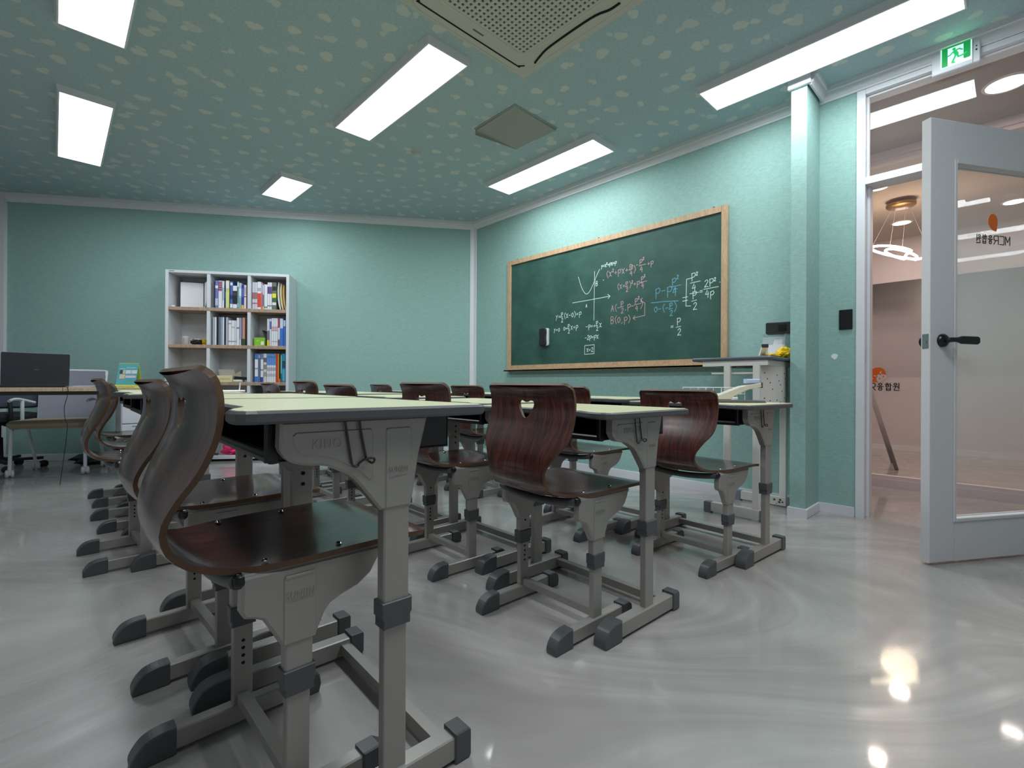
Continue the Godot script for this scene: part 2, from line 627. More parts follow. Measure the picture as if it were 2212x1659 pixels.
func make_room() -> void:
	BACK = Transform3D(Basis(Vector3(0.8321, 0, 0.5547), Vector3.UP, Vector3(-0.5547, 0, 0.8321)), Vector3(WX, 0, -4.5))
	# floor slab with its own uv over 14 m
	var st := begin()
	box(st, Vector3(-3.0, -0.2, -9.5), Vector3(8.2, -0.002, 3.0))
	struct("floor_slab", st, M.hall_wall)
	st = begin()
	var x0 := -3.0
	var x1 := 8.2
	var z0 := -9.5
	var z1 := 3.0
	for v in [Vector2(x0, z0), Vector2(x1, z0), Vector2(x1, z1), Vector2(x0, z0), Vector2(x1, z1), Vector2(x0, z1)]:
		st.set_uv(Vector2((v.x + 3.0) / 7.0, (v.y + 9.5) / 7.0))
		st.add_vertex(Vector3(v.x, 0, v.y))
	st.generate_normals()
	st.generate_tangents()
	struct("floor", st.commit(), M.epoxy)
	# ceilings
	wall_box("ceiling", Vector3(-3.0, CEIL, -9.5), Vector3(WX + 0.06, CEIL + 0.15, 3.0), M.ceiling_paper)
	wall_box("ceiling_hall", Vector3(WX + 0.06, 2.75, -5.0), Vector3(HALL + 0.03, 2.91, 3.0), M.hall_ceiling)
	wall_box("ceiling_far_room", Vector3(HALL + 0.03, 2.733, -5.0), Vector3(8.2, 2.91, 3.0), M.far_ceiling)
	# chalkboard wall with the doorway
	st = begin()
	box(st, Vector3(WX, 0, -4.7), Vector3(WX + 0.12, CEIL, -0.692))
	box(st, Vector3(WX, 0, 0.262), Vector3(WX + 0.12, CEIL, 3.0))
	box(st, Vector3(WX, 2.672, -0.692), Vector3(WX + 0.12, CEIL, 0.262))
	struct("wall_right", st, M.wall_paper)
	wall_box("wall_right_hall_side", Vector3(WX + 0.12, 0, -5.0), Vector3(WX + 0.13, 2.75, -0.70), M.hall_wall)
	wall_box("wall_right_hall_side_near", Vector3(WX + 0.12, 0, 0.27), Vector3(WX + 0.13, 2.75, 3.0), M.hall_wall)
	wall_box("wall_back", Vector3(-8.2, 0, -0.12), Vector3(0.02, CEIL, 0), M.wall_paper, BACK)
	wall_box("wall_left", Vector3(-2.75, 0, -9.3), Vector3(-2.6, CEIL, 2.6), M.white_wall)
	wall_box("wall_front", Vector3(-2.75, 0, 2.4), Vector3(WX + 0.12, CEIL, 2.55), M.white_wall)
	wall_box("wall_hall_far_end", Vector3(WX + 0.12, 0, -5.0), Vector3(8.2, 2.75, -4.85), M.hall_wall)
	wall_box("wall_hall_near_end", Vector3(WX + 0.12, 0, 2.4), Vector3(8.2, 2.75, 2.55), M.hall_wall)
	wall_box("wall_far_room", Vector3(FARX, 0, -5.0), Vector3(FARX + 0.15, 2.75, 2.55), M.hall_wall)
	# cornices, skirting, corner strip
	cornice("trim_1", Vector3(WX, CEIL, -4.6), Vector3(WX, CEIL, 2.5), Vector3(-1, 0, 0))
	cornice("trim_2", BACK * Vector3(-8.0, CEIL, 0), BACK * Vector3(0.02, CEIL, 0), BACK.basis.z)
	st = begin()
	box(st, Vector3(-0.052, 0, 0), Vector3(0.0, CEIL - 0.06, 0.010), 0.002, BACK)
	box(st, Vector3(WX - 0.010, 0, -4.506), Vector3(WX, CEIL - 0.06, -4.452), 0.002)
	struct("trim_3", st, M.white_trim)
	struct("baseboard_back", one_box(Vector3(-8.0, 0, 0), Vector3(-0.05, 0.072, 0.012), 0.003, BACK), M.white_trim)
	st = begin()
	box(st, Vector3(WX - 0.012, 0, -4.45), Vector3(WX, 0.07, -0.99), 0.003)
	box(st, Vector3(WX - 0.012, 0, -0.895), Vector3(WX, 0.058, -0.697), 0.003)
	struct("baseboard_right", st, M.white_trim)
	# fin column beside the door
	wall_box("wall_column", Vector3(3.375, 0, -0.985), Vector3(WX, CEIL, -0.897), M.wall_paper)
	st = begin()
	box(st, Vector3(3.363, 0, -0.997), Vector3(WX, 0.058, -0.885), 0.003)
	struct("baseboard_column", st, M.white_trim)
	cornice("trim_4", Vector3(3.375, CEIL, -0.885), Vector3(WX, CEIL, -0.885), Vector3(0, 0, 1), 0.075)
	struct("trim_5", one_box(Vector3(3.352, CEIL - 0.07, -1.0), Vector3(3.376, CEIL, -0.872), 0.003), M.white_trim)
	# white pillar in the back left
	wall_box("wall_pillar", Vector3(-5.6, 0, 0), Vector3(-4.815, CEIL, 0.04), M.white_wall, BACK)
	# small hole patch in the wallpaper right of the column
	struct("trim_6", one_prism(curve2([Vector2(0, 0.02), Vector2(0.02, 0.014), Vector2(0.018, -0.004), Vector2(0.012, -0.012), Vector2(0.004, -0.02), Vector2(-0.004, -0.012), Vector2(-0.016, 0.0), Vector2(-0.012, 0.012)], 3, true), 0, 0.0015, Transform3D(Basis(Vector3(0, 0, 1), Vector3.UP, Vector3(-1, 0, 0)), Vector3(WX, 1.012, -0.812))), M.putty_white)
	panel_lights()
	hall()


func panel_lights() -> void:
	ceiling_panel(1.508, 1.776, -3.485, -2.266, "long white panel light in front of the air conditioner, nearest the middle of the ceiling")
	ceiling_panel(3.012, 3.284, -3.495, -2.262, "long white panel light above the chalkboard's left half")
	ceiling_panel(3.036, 3.298, -1.423, -0.18, "long white panel light running over the column beside the exit sign")
	ceiling_panel(1.512, 1.787, -5.234, -4.655, "short square white panel light above the bookshelf")
	ceiling_panel(0.022, 0.292, -5.558, -4.322, "white panel light at far left of the ceiling, wholly in view")
	ceiling_panel(0.012, 0.283, -3.5, -2.27, "white panel light cut off by the picture's top left edge")
	ceiling_panel(1.508, 1.776, -0.55, 0.68, "white panel light behind the air conditioner")
	ceiling_panel(0.012, 0.283, -0.9, 0.33, "white panel light on the ceiling above the camera")


func hall() -> void:
	# door frame with transom
	var d := thing("door_frame", "white door frame with a transom window over the open glass door", "door frame", Vector3(WX, 0, 0))
	d.name = "door_1"
	d.set_meta("kind", "structure")
	var st := begin()
	box(st, Vector3(-0.012, 0, -0.694), Vector3(0.132, 2.672, -0.648), 0.002)
	obj("jamb", st, M.white_trim, d)
	st = begin()
	box(st, Vector3(-0.012, 0, 0.218), Vector3(0.132, 2.672, 0.264), 0.002)
	obj("jamb", st, M.white_trim, d)
	obj("door_stop", one_box(Vector3(0.045, 0, -0.648), Vector3(0.132, 2.09, -0.632), 0.002), M.white_trim, d)
	obj("transom_bar", one_box(Vector3(-0.012, 2.078, -0.648), Vector3(0.132, 2.122, 0.218), 0.002), M.white_trim, d)
	obj("head", one_box(Vector3(-0.012, 2.64, -0.648), Vector3(0.132, 2.672, 0.218), 0.002), M.white_trim, d)
	st = begin()
	box(st, Vector3(0.02, 2.122, -0.648), Vector3(0.05, 2.64, -0.634), 0.002)
	box(st, Vector3(0.02, 2.122, 0.204), Vector3(0.05, 2.64, 0.218), 0.002)
	box(st, Vector3(0.02, 2.626, -0.634), Vector3(0.05, 2.64, 0.204), 0.002)
	obj("glazing_bead", st, M.white_trim, d)
	st = begin()
	quad(st, Vector3(0.035, 2.122, -0.64), Vector3(0.035, 2.122, 0.21), Vector3(0.035, 2.635, 0.21), Vector3(0.035, 2.635, -0.64))
	obj("transom_pane", st, M.glass, d)
	obj("strike_plate", one_box(Vector3(0.012, 0.97, -0.649), Vector3(0.034, 1.05, -0.646), 0.0008), M.chrome, d)
	# open door leaf
	var leaf := thing("door_leaf", "open white door with a tall glass pane, black lever handle and an orange balloon sticker", "door", Vector3(2.905, 0.012, -0.27), -atan2(0.515, 0.857))
	var W := 0.885
	var T := 0.04
	st = begin()      # frame of the leaf round the glass, leaf lies toward -z of its own axes (away from the viewer)
	box(st, Vector3(0, 0, -T), Vector3(0.148, 2.045, 0), 0.002)
	box(st, Vector3(W - 0.148, 0, -T), Vector3(W, 2.045, 0), 0.002)
	box(st, Vector3(0.148, 0, -T), Vector3(W - 0.148, 0.192, 0), 0.0)
	box(st, Vector3(0.148, 1.853, -T), Vector3(W - 0.148, 2.045, 0), 0.0)
	obj("leaf_frame", st, M.door_paint, leaf)
	st = begin()
	for z in [[0.0, 0.006], [-T - 0.006, -T]]:
		box(st, Vector3(0.138, 0.182, z[0]), Vector3(0.154, 1.863, z[1]), 0.002)
		box(st, Vector3(W - 0.154, 0.182, z[0]), Vector3(W - 0.138, 1.863, z[1]), 0.002)
		box(st, Vector3(0.154, 0.182, z[0]), Vector3(W - 0.154, 0.198, z[1]), 0.002)
		box(st, Vector3(0.154, 1.847, z[0]), Vector3(W - 0.154, 1.863, z[1]), 0.002)
	obj("glazing_bead", st, M.door_paint, leaf)
	st = begin()
	quad(st, Vector3(0.146, 0.19, -T / 2), Vector3(W - 0.146, 0.19, -T / 2), Vector3(W - 0.146, 1.855, -T / 2), Vector3(0.146, 1.855, -T / 2))
	obj("glass_pane", st, M.glass, leaf)
	var film := frost_film([0.0, 0.05, 0.40, 0.62, 0.75, 0.75, 0.55, 0.12, 0.0], Color(0.86, 0.86, 0.85))
	st = begin()
	uv_quad(st, Vector3(0.146, 0.19, -T / 2 - 0.002), Vector3(W - 0.146, 0.19, -T / 2 - 0.002), Vector3(W - 0.146, 1.855, -T / 2 - 0.002), Vector3(0.146, 1.855, -T / 2 - 0.002))
	obj("frosted_film", st, film, leaf)
	lever_handle(leaf)
	# logo, seen from behind: mirrored
	var back := Transform3D(Basis(Vector3(-1, 0, 0), Vector3.UP, Vector3(0, 0, -1)), Vector3(0.522, 1.497, -T / 2 + 0.001))
	obj("balloon_sticker", one_prism(curve2([Vector2(-0.018, 0.0), Vector2(0.0, 0.006), Vector2(0.022, 0.03), Vector2(0.025, 0.056), Vector2(0.012, 0.078), Vector2(-0.01, 0.082), Vector2(-0.029, 0.068), Vector2(-0.034, 0.04), Vector2(-0.030, 0.016), Vector2(-0.026, 0.0)], 4, true), 0, 0.001, back.translated_local(Vector3(0.118, 0.062, 0)), 0), M.orange, leaf)
	obj("sticker_lettering", brand_lettering(back, 0.222, 0.04), M.ink, leaf)
	# exit sign box
	exit_sign()
	# hall partition
	var p := thing("glass_partition", "glass partition across the hall with frosted band, orange bubble emblem and black lettering", "glass wall", Vector3(HALL, 0, 0))
	st = begin()
	box(st, Vector3(-0.03, 0, -4.85), Vector3(0.05, 0.062, 2.4), 0.002)
	box(st, Vector3(-0.018, 0.062, -4.85), Vector3(0.04, 0.09, 2.4), 0.002)
	obj("bottom_rail", st, M.hall_wall, p)
	obj("top_rail", one_box(Vector3(-0.03, 2.66, -4.85), Vector3(0.05, 2.75, 2.4), 0.004), M.hall_wall, p)
	st = begin()
	quad(st, Vector3(0.006, 0.09, 2.4), Vector3(0.006, 0.09, -4.85), Vector3(0.006, 2.66, -4.85), Vector3(0.006, 2.66, 2.4))
	obj("glass_pane", st, M.glass, p)
	var film2 := frost_film([0.0, 0.06, 0.30, 0.55, 0.68, 0.78, 0.8, 0.74, 0.52, 0.12, 0.0], Color(0.84, 0.79, 0.79))
	st = begin()
	uv_quad(st, Vector3(0.009, 0.12, -4.85), Vector3(0.009, 0.12, 2.4), Vector3(0.009, 1.66, 2.4), Vector3(0.009, 1.66, -4.85))
	obj("frosted_film", st, film2, p)
	var sign_xf := Transform3D(Basis(Vector3(0, 0, 1), Vector3.UP, Vector3(-1, 0, 0)), Vector3(0.0, 0.79, -0.96))
	obj("lettering", brand_lettering(sign_xf, 0.318, 0.058), M.ink, p)
	var e := sign_xf.translated_local(Vector3(0.17, 0.128, 0))
	var bubble := []
	for i in 21:
		var a := -0.75 * PI + i * 1.5 * PI / 20 - 0.02
		bubble.append(Vector2(0.052 * cos(a + PI / 2), 0.012 + 0.05 * sin(a + PI / 2)))
	bubble.append_array([Vector2(-0.030, -0.028), Vector2(-0.046, -0.062), Vector2(0.0, -0.058)])
	var bp := PackedVector2Array(bubble)
	obj("bubble_emblem", one_prism(bp, 0, 0.001, e), M.orange, p)
	st = begin()      # a light animal head inside the bubble, with two horns and two spots
	var pale := flat(Color(0.84, 0.78, 0.78), 0.6)
	prism(st, curve2([Vector2(-0.008, -0.01), Vector2(0.01, 0.006), Vector2(0.036, 0.004), Vector2(0.058, -0.006), Vector2(0.052, -0.03), Vector2(0.02, -0.056), Vector2(0.004, -0.06), Vector2(-0.01, -0.04)], 4, true), 0.001, 0.002, e)
	ribbon(st, PackedVector2Array([Vector2(0.016, 0.004), Vector2(0.018, 0.026)]), 0.008, 0.001, 0.002, e)
	ribbon(st, PackedVector2Array([Vector2(-0.008, -0.014), Vector2(-0.024, -0.008)]), 0.008, 0.001, 0.002, e)
	var emblem := obj("emblem_head", st, pale, p)
	emblem.name = "emblem_head"
	st = begin()
	prism(st, circle(0.006, 10, Vector2(0.012, -0.03)), 0.002, 0.0026, e)
	prism(st, circle(0.006, 10, Vector2(0.036, -0.014)), 0.002, 0.0026, e)
	obj("emblem_spot", st, M.orange, p)
	# far room
	struct("window_1", one_box(Vector3(FARX - 0.012, 0.95, -3.2), Vector3(FARX, 2.18, 0.4), 0.003), M.dark_window)
	struct("baseboard_far_room", one_box(Vector3(FARX - 0.02, 0, -4.85), Vector3(FARX, 0.06, 2.4), 0.003), M.white_trim)
	struct("trim_7", one_box(Vector3(HALL - 0.05, 2.69, -4.85), Vector3(HALL - 0.03, 2.75, 2.4), 0.004), M.hall_wall)
	downlight(Vector3(4.371, 2.748, -0.042), 0.10, 0.55, "round warm downlight on the hall ceiling, seen through the transom glass", Color(1.0, 0.90, 0.84))
	downlight(Vector3(4.371, 2.748, -1.6), 0.10, 0.5, "round warm downlight on the hall ceiling behind the chalkboard wall", Color(1.0, 0.90, 0.84))
	downlight(Vector3(5.712, 2.731, -0.92), 0.085, 0.5, "round downlight nearest the top of the doorway, above the ring pendant", Color(1.0, 0.92, 0.87))
	downlight(Vector3(7.147, 2.731, -0.92), 0.085, 0.45, "round downlight directly over the ring pendant's cables", Color(1.0, 0.94, 0.90))
	downlight(Vector3(7.147, 2.731, -0.01), 0.085, 0.45, "round downlight seen through the upper right of the door's glass", Color(1.0, 0.94, 0.90))
	downlight(Vector3(5.712, 2.731, 0.6), 0.085, 0.45, "round downlight of the far room hidden behind the open door", Color(1.0, 0.92, 0.87))
	pendant()
	var s := thing("easel_stand", "dark wooden easel leaning behind the frosted glass across the hall", "easel", Vector3(6.545, 0, -0.9))
	obj("leg", bar(Vector3(0, 0, 0), Vector3(-0.33, 1.35, -0.31), 0.024, 6), flat(Color(0.25, 0.20, 0.17)), s)
	obj("leg", bar(Vector3(-0.55, 0, 0.1), Vector3(-0.33, 1.35, -0.31), 0.016, 6), flat(Color(0.25, 0.20, 0.17)), s)
	obj("leg", bar(Vector3(-0.5, 0, -0.55), Vector3(-0.33, 1.35, -0.31), 0.016, 6), flat(Color(0.6, 0.52, 0.44)), s)
	# switch beside the door
	var sw := thing("light_switch", "black light switch plate on the green wall left of the door frame", "light switch", Vector3(WX, 1.247, -0.748))
	obj("plate", one_prism(rrect(-0.036, -0.063, 0.036, 0.063, 0.004), 0, 0.010, Transform3D(Basis(Vector3(0, 0, 1), Vector3.UP, Vector3(-1, 0, 0)), Vector3.ZERO), 0.002), M.black_plastic, sw)
	for y in [-0.029, 0.029]:
		obj("rocker", one_box(Vector3(-0.013, y - 0.025, -0.026), Vector3(-0.009, y + 0.025, 0.026), 0.0015), M.black_plastic, sw)


func uv_quad(st: SurfaceTool, a: Vector3, b: Vector3, c: Vector3, d: Vector3) -> void:     # v runs up
	var p := [a, b, c, d]
	var uv := [Vector2(0, 1), Vector2(1, 1), Vector2(1, 0), Vector2(0, 0)]
	for i in [0, 2, 1, 0, 3, 2]:
		st.set_uv(uv[i])
		st.add_vertex(p[i])


func frost_film(stops: Array, c: Color) -> StandardMaterial3D:      # graded window film, opacity by height (bottom to top)
	var n := 128
	var img := Image.create(8, n, false, Image.FORMAT_RGBA8)
	for y in n:
		var t := (1.0 - (y + 0.5) / n) * (stops.size() - 1)
		var i := mini(int(t), stops.size() - 2)
		var a := lerpf(stops[i], stops[i + 1], smoothstep(0, 1, t - i))
		for x in 8:
			img.set_pixel(x, y, Color(c.r, c.g, c.b, a))
	var m := mat("film" + str(M.size()), Color.WHITE, 0.6)
	m.albedo_texture = ImageTexture.create_from_image(img)
	m.transparency = BaseMaterial3D.TRANSPARENCY_ALPHA
	m.backlight_enabled = true
	m.backlight = Color(0.7, 0.7, 0.7)
	m.texture_repeat = false
	return m


func lever_handle(leaf: Node3D) -> void:
	var face := Vector3(0.070, 1.022, 0)
	var h := obj("lever_handle", one_lathe([Vector2(0, 0.018), Vector2(0.022, 0.017), Vector2(0.030, 0.009), Vector2(0.031, 0.0)], 24, Transform3D(Basis(Vector3.RIGHT, Vector3(0, 0, 1), Vector3(0, -1, 0)), face)), M.black_plastic, leaf)
	var st := begin()
	tube(st, PackedVector3Array([face + Vector3(0, 0, 0.015), face + Vector3(0, 0, 0.045)]), 0.011, 12)
	prism(st, PackedVector2Array([Vector2(-0.012, -0.008), Vector2(0.03, -0.012), Vector2(0.05, -0.018), Vector2(0.14, -0.019), Vector2(0.152, -0.012), Vector2(0.152, 0.012), Vector2(0.14, 0.018), Vector2(0.05, 0.018), Vector2(0.03, 0.012), Vector2(-0.012, 0.010)]), 0.040, 0.054, Transform3D(Basis.IDENTITY, face), 0.003)
	obj("lever", st, M.black_plastic, h)
	obj("rear_knob", one_lathe([Vector2(0.026, -0.04), Vector2(0.03, -0.05), Vector2(0.024, -0.085), Vector2(0, -0.09)], 20, Transform3D(Basis(Vector3.RIGHT, Vector3(0, 0, 1), Vector3(0, -1, 0)), face)), M.black_plastic, leaf)
	var plate := obj("latch_plate", one_box(Vector3(-0.0015, 0.985, -0.034), Vector3(0.001, 1.052, -0.006), 0.0006), M.chrome, leaf)
	obj("latch_bolt", one_box(Vector3(-0.007, 1.008, -0.026), Vector3(0.0, 1.024, -0.014), 0.002), M.chrome, plate)


func pendant() -> void:
	var c := Vector3(6.29, 0, -0.815)
	var t := thing("ring_pendant", "spiral ring pendant lamp glowing on thin cables beyond the glass", "pendant lamp", c)
	obj("canopy", one_lathe([Vector2(0.0, 2.668), Vector2(0.118, 2.668), Vector2(0.125, 2.678), Vector2(0.125, 2.70), Vector2(0.05, 2.70), Vector2(0.05, 2.733)], 32), M.gold, t)
	var raw := [Vector2(975, 1185), Vector2(800, 1262), Vector2(620, 1312), Vector2(490, 1285), Vector2(370, 1235), Vector2(285, 1165), Vector2(262, 1100), Vector2(330, 1022), Vector2(480, 985), Vector2(640, 985), Vector2(770, 1030), Vector2(808, 1095), Vector2(755, 1135), Vector2(640, 1200), Vector2(545, 1275), Vector2(490, 1285), Vector2(440, 1215), Vector2(446, 1130), Vector2(520, 1068), Vector2(640, 1042), Vector2(735, 1080), Vector2(780, 1150), Vector2(755, 1235), Vector2(640, 1308)]
	var right := Vector3(0.7231, 0, 0.6907)
	var fwd := Vector3(0.6907, 0, -0.7231)
	var pts := []
	for i in raw.size():
		var a: Vector2 = raw[i]
		pts.append(right * (a.x - 600) * 0.000717 + Vector3.UP * (2.20 - (a.y - 1150) * 0.000717) + fwd * ((1150 - a.y) * 0.0011 + (0.03 if i > 12 else 0.0)))
	obj("light_ring", one_tube(curve3(pts, 5), 0.0115, 8), M.ring_light, t)
	for k in [[-0.08, -0.2, 7], [-0.05, -0.05, 9], [0.05, 0.11, 10], [0.09, 0.24, 0]]:
		obj("cable", bar(right * float(k[0]) + Vector3(0, 2.67, 0), pts[k[2]], 0.0012, 5), flat(Color(0.8, 0.75, 0.72)), t)
	var l := OmniLight3D.new()
	l.light_energy = 0.22
	l.light_color = Color(1.0, 0.9, 0.76)
	l.light_size = 0.15
	l.omni_range = 12.0
	l.omni_attenuation = 2.0
	l.shadow_enabled = true
	l.position = Vector3(0, 2.02, 0)
	put(l, "pendant_glow", t)


func glyph_strokes() -> Dictionary:     # lettering drawn as strokes in a unit box
	return {
		"M": [[0, 0, 0, 1, 0.5, 0.35, 1, 1, 1, 0]],
		"C": [[1, 1, 0.12, 1, 0, 0.88, 0, 0.12, 0.12, 0, 1, 0]],
		"R": [[0, 0, 0, 1, 0.8, 1, 1, 0.85, 1, 0.6, 0.8, 0.45, 0, 0.45], [0.55, 0.45, 1, 0]],
		"YUNG": [[0.5, 1, 0.25, 0.93, 0.25, 0.78, 0.5, 0.7, 0.75, 0.78, 0.75, 0.93, 0.5, 1], [0, 0.55, 1, 0.55], [0.33, 0.55, 0.33, 0.38], [0.67, 0.55, 0.67, 0.38], [0.5, 0.33, 0.25, 0.27, 0.25, 0.08, 0.5, 0, 0.75, 0.08, 0.75, 0.27, 0.5, 0.33]],
		"HAP": [[0.2, 1, 0.45, 1], [0.0, 0.86, 0.65, 0.86], [0.33, 0.78, 0.12, 0.7, 0.12, 0.56, 0.33, 0.48, 0.54, 0.56, 0.54, 0.7, 0.33, 0.78], [0.82, 1, 0.82, 0.45], [0.82, 0.72, 1.0, 0.72], [0.2, 0.36, 0.2, 0, 0.85, 0, 0.85, 0.36], [0.2, 0.19, 0.85, 0.19]],
		"WON": [[0.33, 1, 0.12, 0.92, 0.12, 0.8, 0.33, 0.72, 0.54, 0.8, 0.54, 0.92, 0.33, 1], [0, 0.55, 0.68, 0.58], [0.34, 0.55, 0.34, 0.34], [0.88, 1, 0.88, 0.22], [0.66, 0.42, 0.88, 0.42], [0.18, 0.26, 0.18, 0, 0.95, 0]],
	}


func brand_lettering(xf: Transform3D, width: float, h: float) -> SurfaceTool:
	var g := glyph_strokes()
	var st := begin()
	var cell := width / 6.0
	var k := 0
	for name_ in ["M", "C", "R", "YUNG", "HAP", "WON"]:
		for s in g[name_]:
			var pts := PackedVector2Array()
			for i in range(0, s.size(), 2):
				pts.append(Vector2(cell * (k + 0.12 + 0.76 * s[i]), h * s[i + 1]))
			ribbon(st, pts, h * 0.105, 0, 0.0008, xf)
		k += 1
	return st


func fill_poly(img: Image, pts: Array, c: Color) -> void:
	var poly := PackedVector2Array(pts)
	var lo := poly[0]
	var hi := poly[0]
	for p in poly:
		lo = lo.min(p)
		hi = hi.max(p)
	for y in range(maxi(0, int(lo.y)), mini(img.get_height(), int(hi.y) + 2)):
		for x in range(maxi(0, int(lo.x)), mini(img.get_width(), int(hi.x) + 2)):
			if Geometry2D.is_point_in_polygon(Vector2(x + 0.5, y + 0.5), poly):
				img.set_pixel(x, y, c)


func thick(img: Image, pts: Array, w: float, c: Color) -> void:
	for i in pts.size() - 1:
		var a: Vector2 = pts[i]
		var b: Vector2 = pts[i + 1]
		var n := int(a.distance_to(b)) + 1
		for k in n + 1:
			var p := a.lerp(b, float(k) / n)
			for dy in range(int(-w), int(w) + 1):
				for dx in range(int(-w), int(w) + 1):
					if dx * dx + dy * dy <= w * w:
						var x := int(p.x) + dx
						var y := int(p.y) + dy
						if x >= 0 and y >= 0 and x < img.get_width() and y < img.get_height():
							img.set_pixel(x, y, c)


func exit_sign() -> void:
	var t := thing("exit_sign", "green and white running man emergency exit sign above the door", "exit sign", Vector3(WX - 0.012, 2.672, -0.235))
	var f := Transform3D(Basis(Vector3(0, 0, 1), Vector3.UP, Vector3(-1, 0, 0)), Vector3.ZERO)
	obj("housing", one_prism(rrect(-0.1, -0.078, 0.1, 0.078, 0.006), -0.012, 0.02, f, 0.004), M.white_lacquer, t)
	var img := Image.create(260, 224, false, Image.FORMAT_RGB8)
	var green := Color(0.03, 0.50, 0.24)
	var pale := Color(0.74, 0.93, 0.84)
	img.fill(pale)
	fill_poly(img, [Vector2(10, 10), Vector2(60, 10), Vector2(60, 214), Vector2(10, 214)], green)
	fill_poly(img, [Vector2(10, 10), Vector2(250, 10), Vector2(250, 26), Vector2(10, 26)], green)
	fill_poly(img, [Vector2(192, 10), Vector2(250, 10), Vector2(250, 182), Vector2(240, 190), Vector2(202, 190), Vector2(192, 182)], green)
	var man := Color(0.10, 0.62, 0.34)
	thick(img, [Vector2(112, 48), Vector2(114, 50)], 14, man)
	thick(img, [Vector2(120, 78), Vector2(136, 112)], 17, man)
	thick(img, [Vector2(112, 74), Vector2(84, 100), Vector2(62, 108)], 7, man)
	thick(img, [Vector2(122, 70), Vector2(156, 64), Vector2(182, 84)], 7, man)
	thick(img, [Vector2(128, 118), Vector2(116, 150), Vector2(98, 190), Vector2(116, 194)], 8, man)
	thick(img, [Vector2(140, 116), Vector2(150, 148), Vector2(192, 142), Vector2(214, 130)], 8, man)
	var m := mat("exit_face", Color.WHITE, 0.4)
	m.albedo_texture = ImageTexture.create_from_image(img)
	m.emission_enabled = true
	m.emission = Color.BLACK
	m.emission_texture = m.albedo_texture
	m.emission_energy_multiplier = 0.75
	var st := begin()
	uv_quad(st, f * Vector3(-0.062, -0.055, 0.0215), f * Vector3(0.066, -0.055, 0.0215), f * Vector3(0.066, 0.06, 0.0215), f * Vector3(-0.062, 0.06, 0.0215))
	obj("lit_face", st, m, t)
	obj("side_strip", one_box(f * Vector3(0.069, -0.078, 0.019), f * Vector3(0.0715, 0.078, 0.0205)), flat(Color(0.45, 0.47, 0.5)), t)
	st = begin()
	prism(st, circle(0.0035, 10, Vector2(0.084, 0.008)), 0.02, 0.0208, f)
	prism(st, rect(0.0805, -0.016, 0.0875, -0.007), 0.02, 0.0208, f)
	obj("indicator", st, M.black_plastic, t)
	var l := AreaLight3D.new()
	l.area_size = Vector2(0.12, 0.11)
	l.light_energy = 0.006
	l.light_color = Color(0.45, 1.0, 0.7)
	l.area_normalize_energy = true
	l.shadow_enabled = true
	l.area_range = 8.0
	l.transform = f.translated_local(Vector3(0, 0, 0.024)).rotated_local(Vector3.UP, PI)
	put(l, "sign_lamp", t)


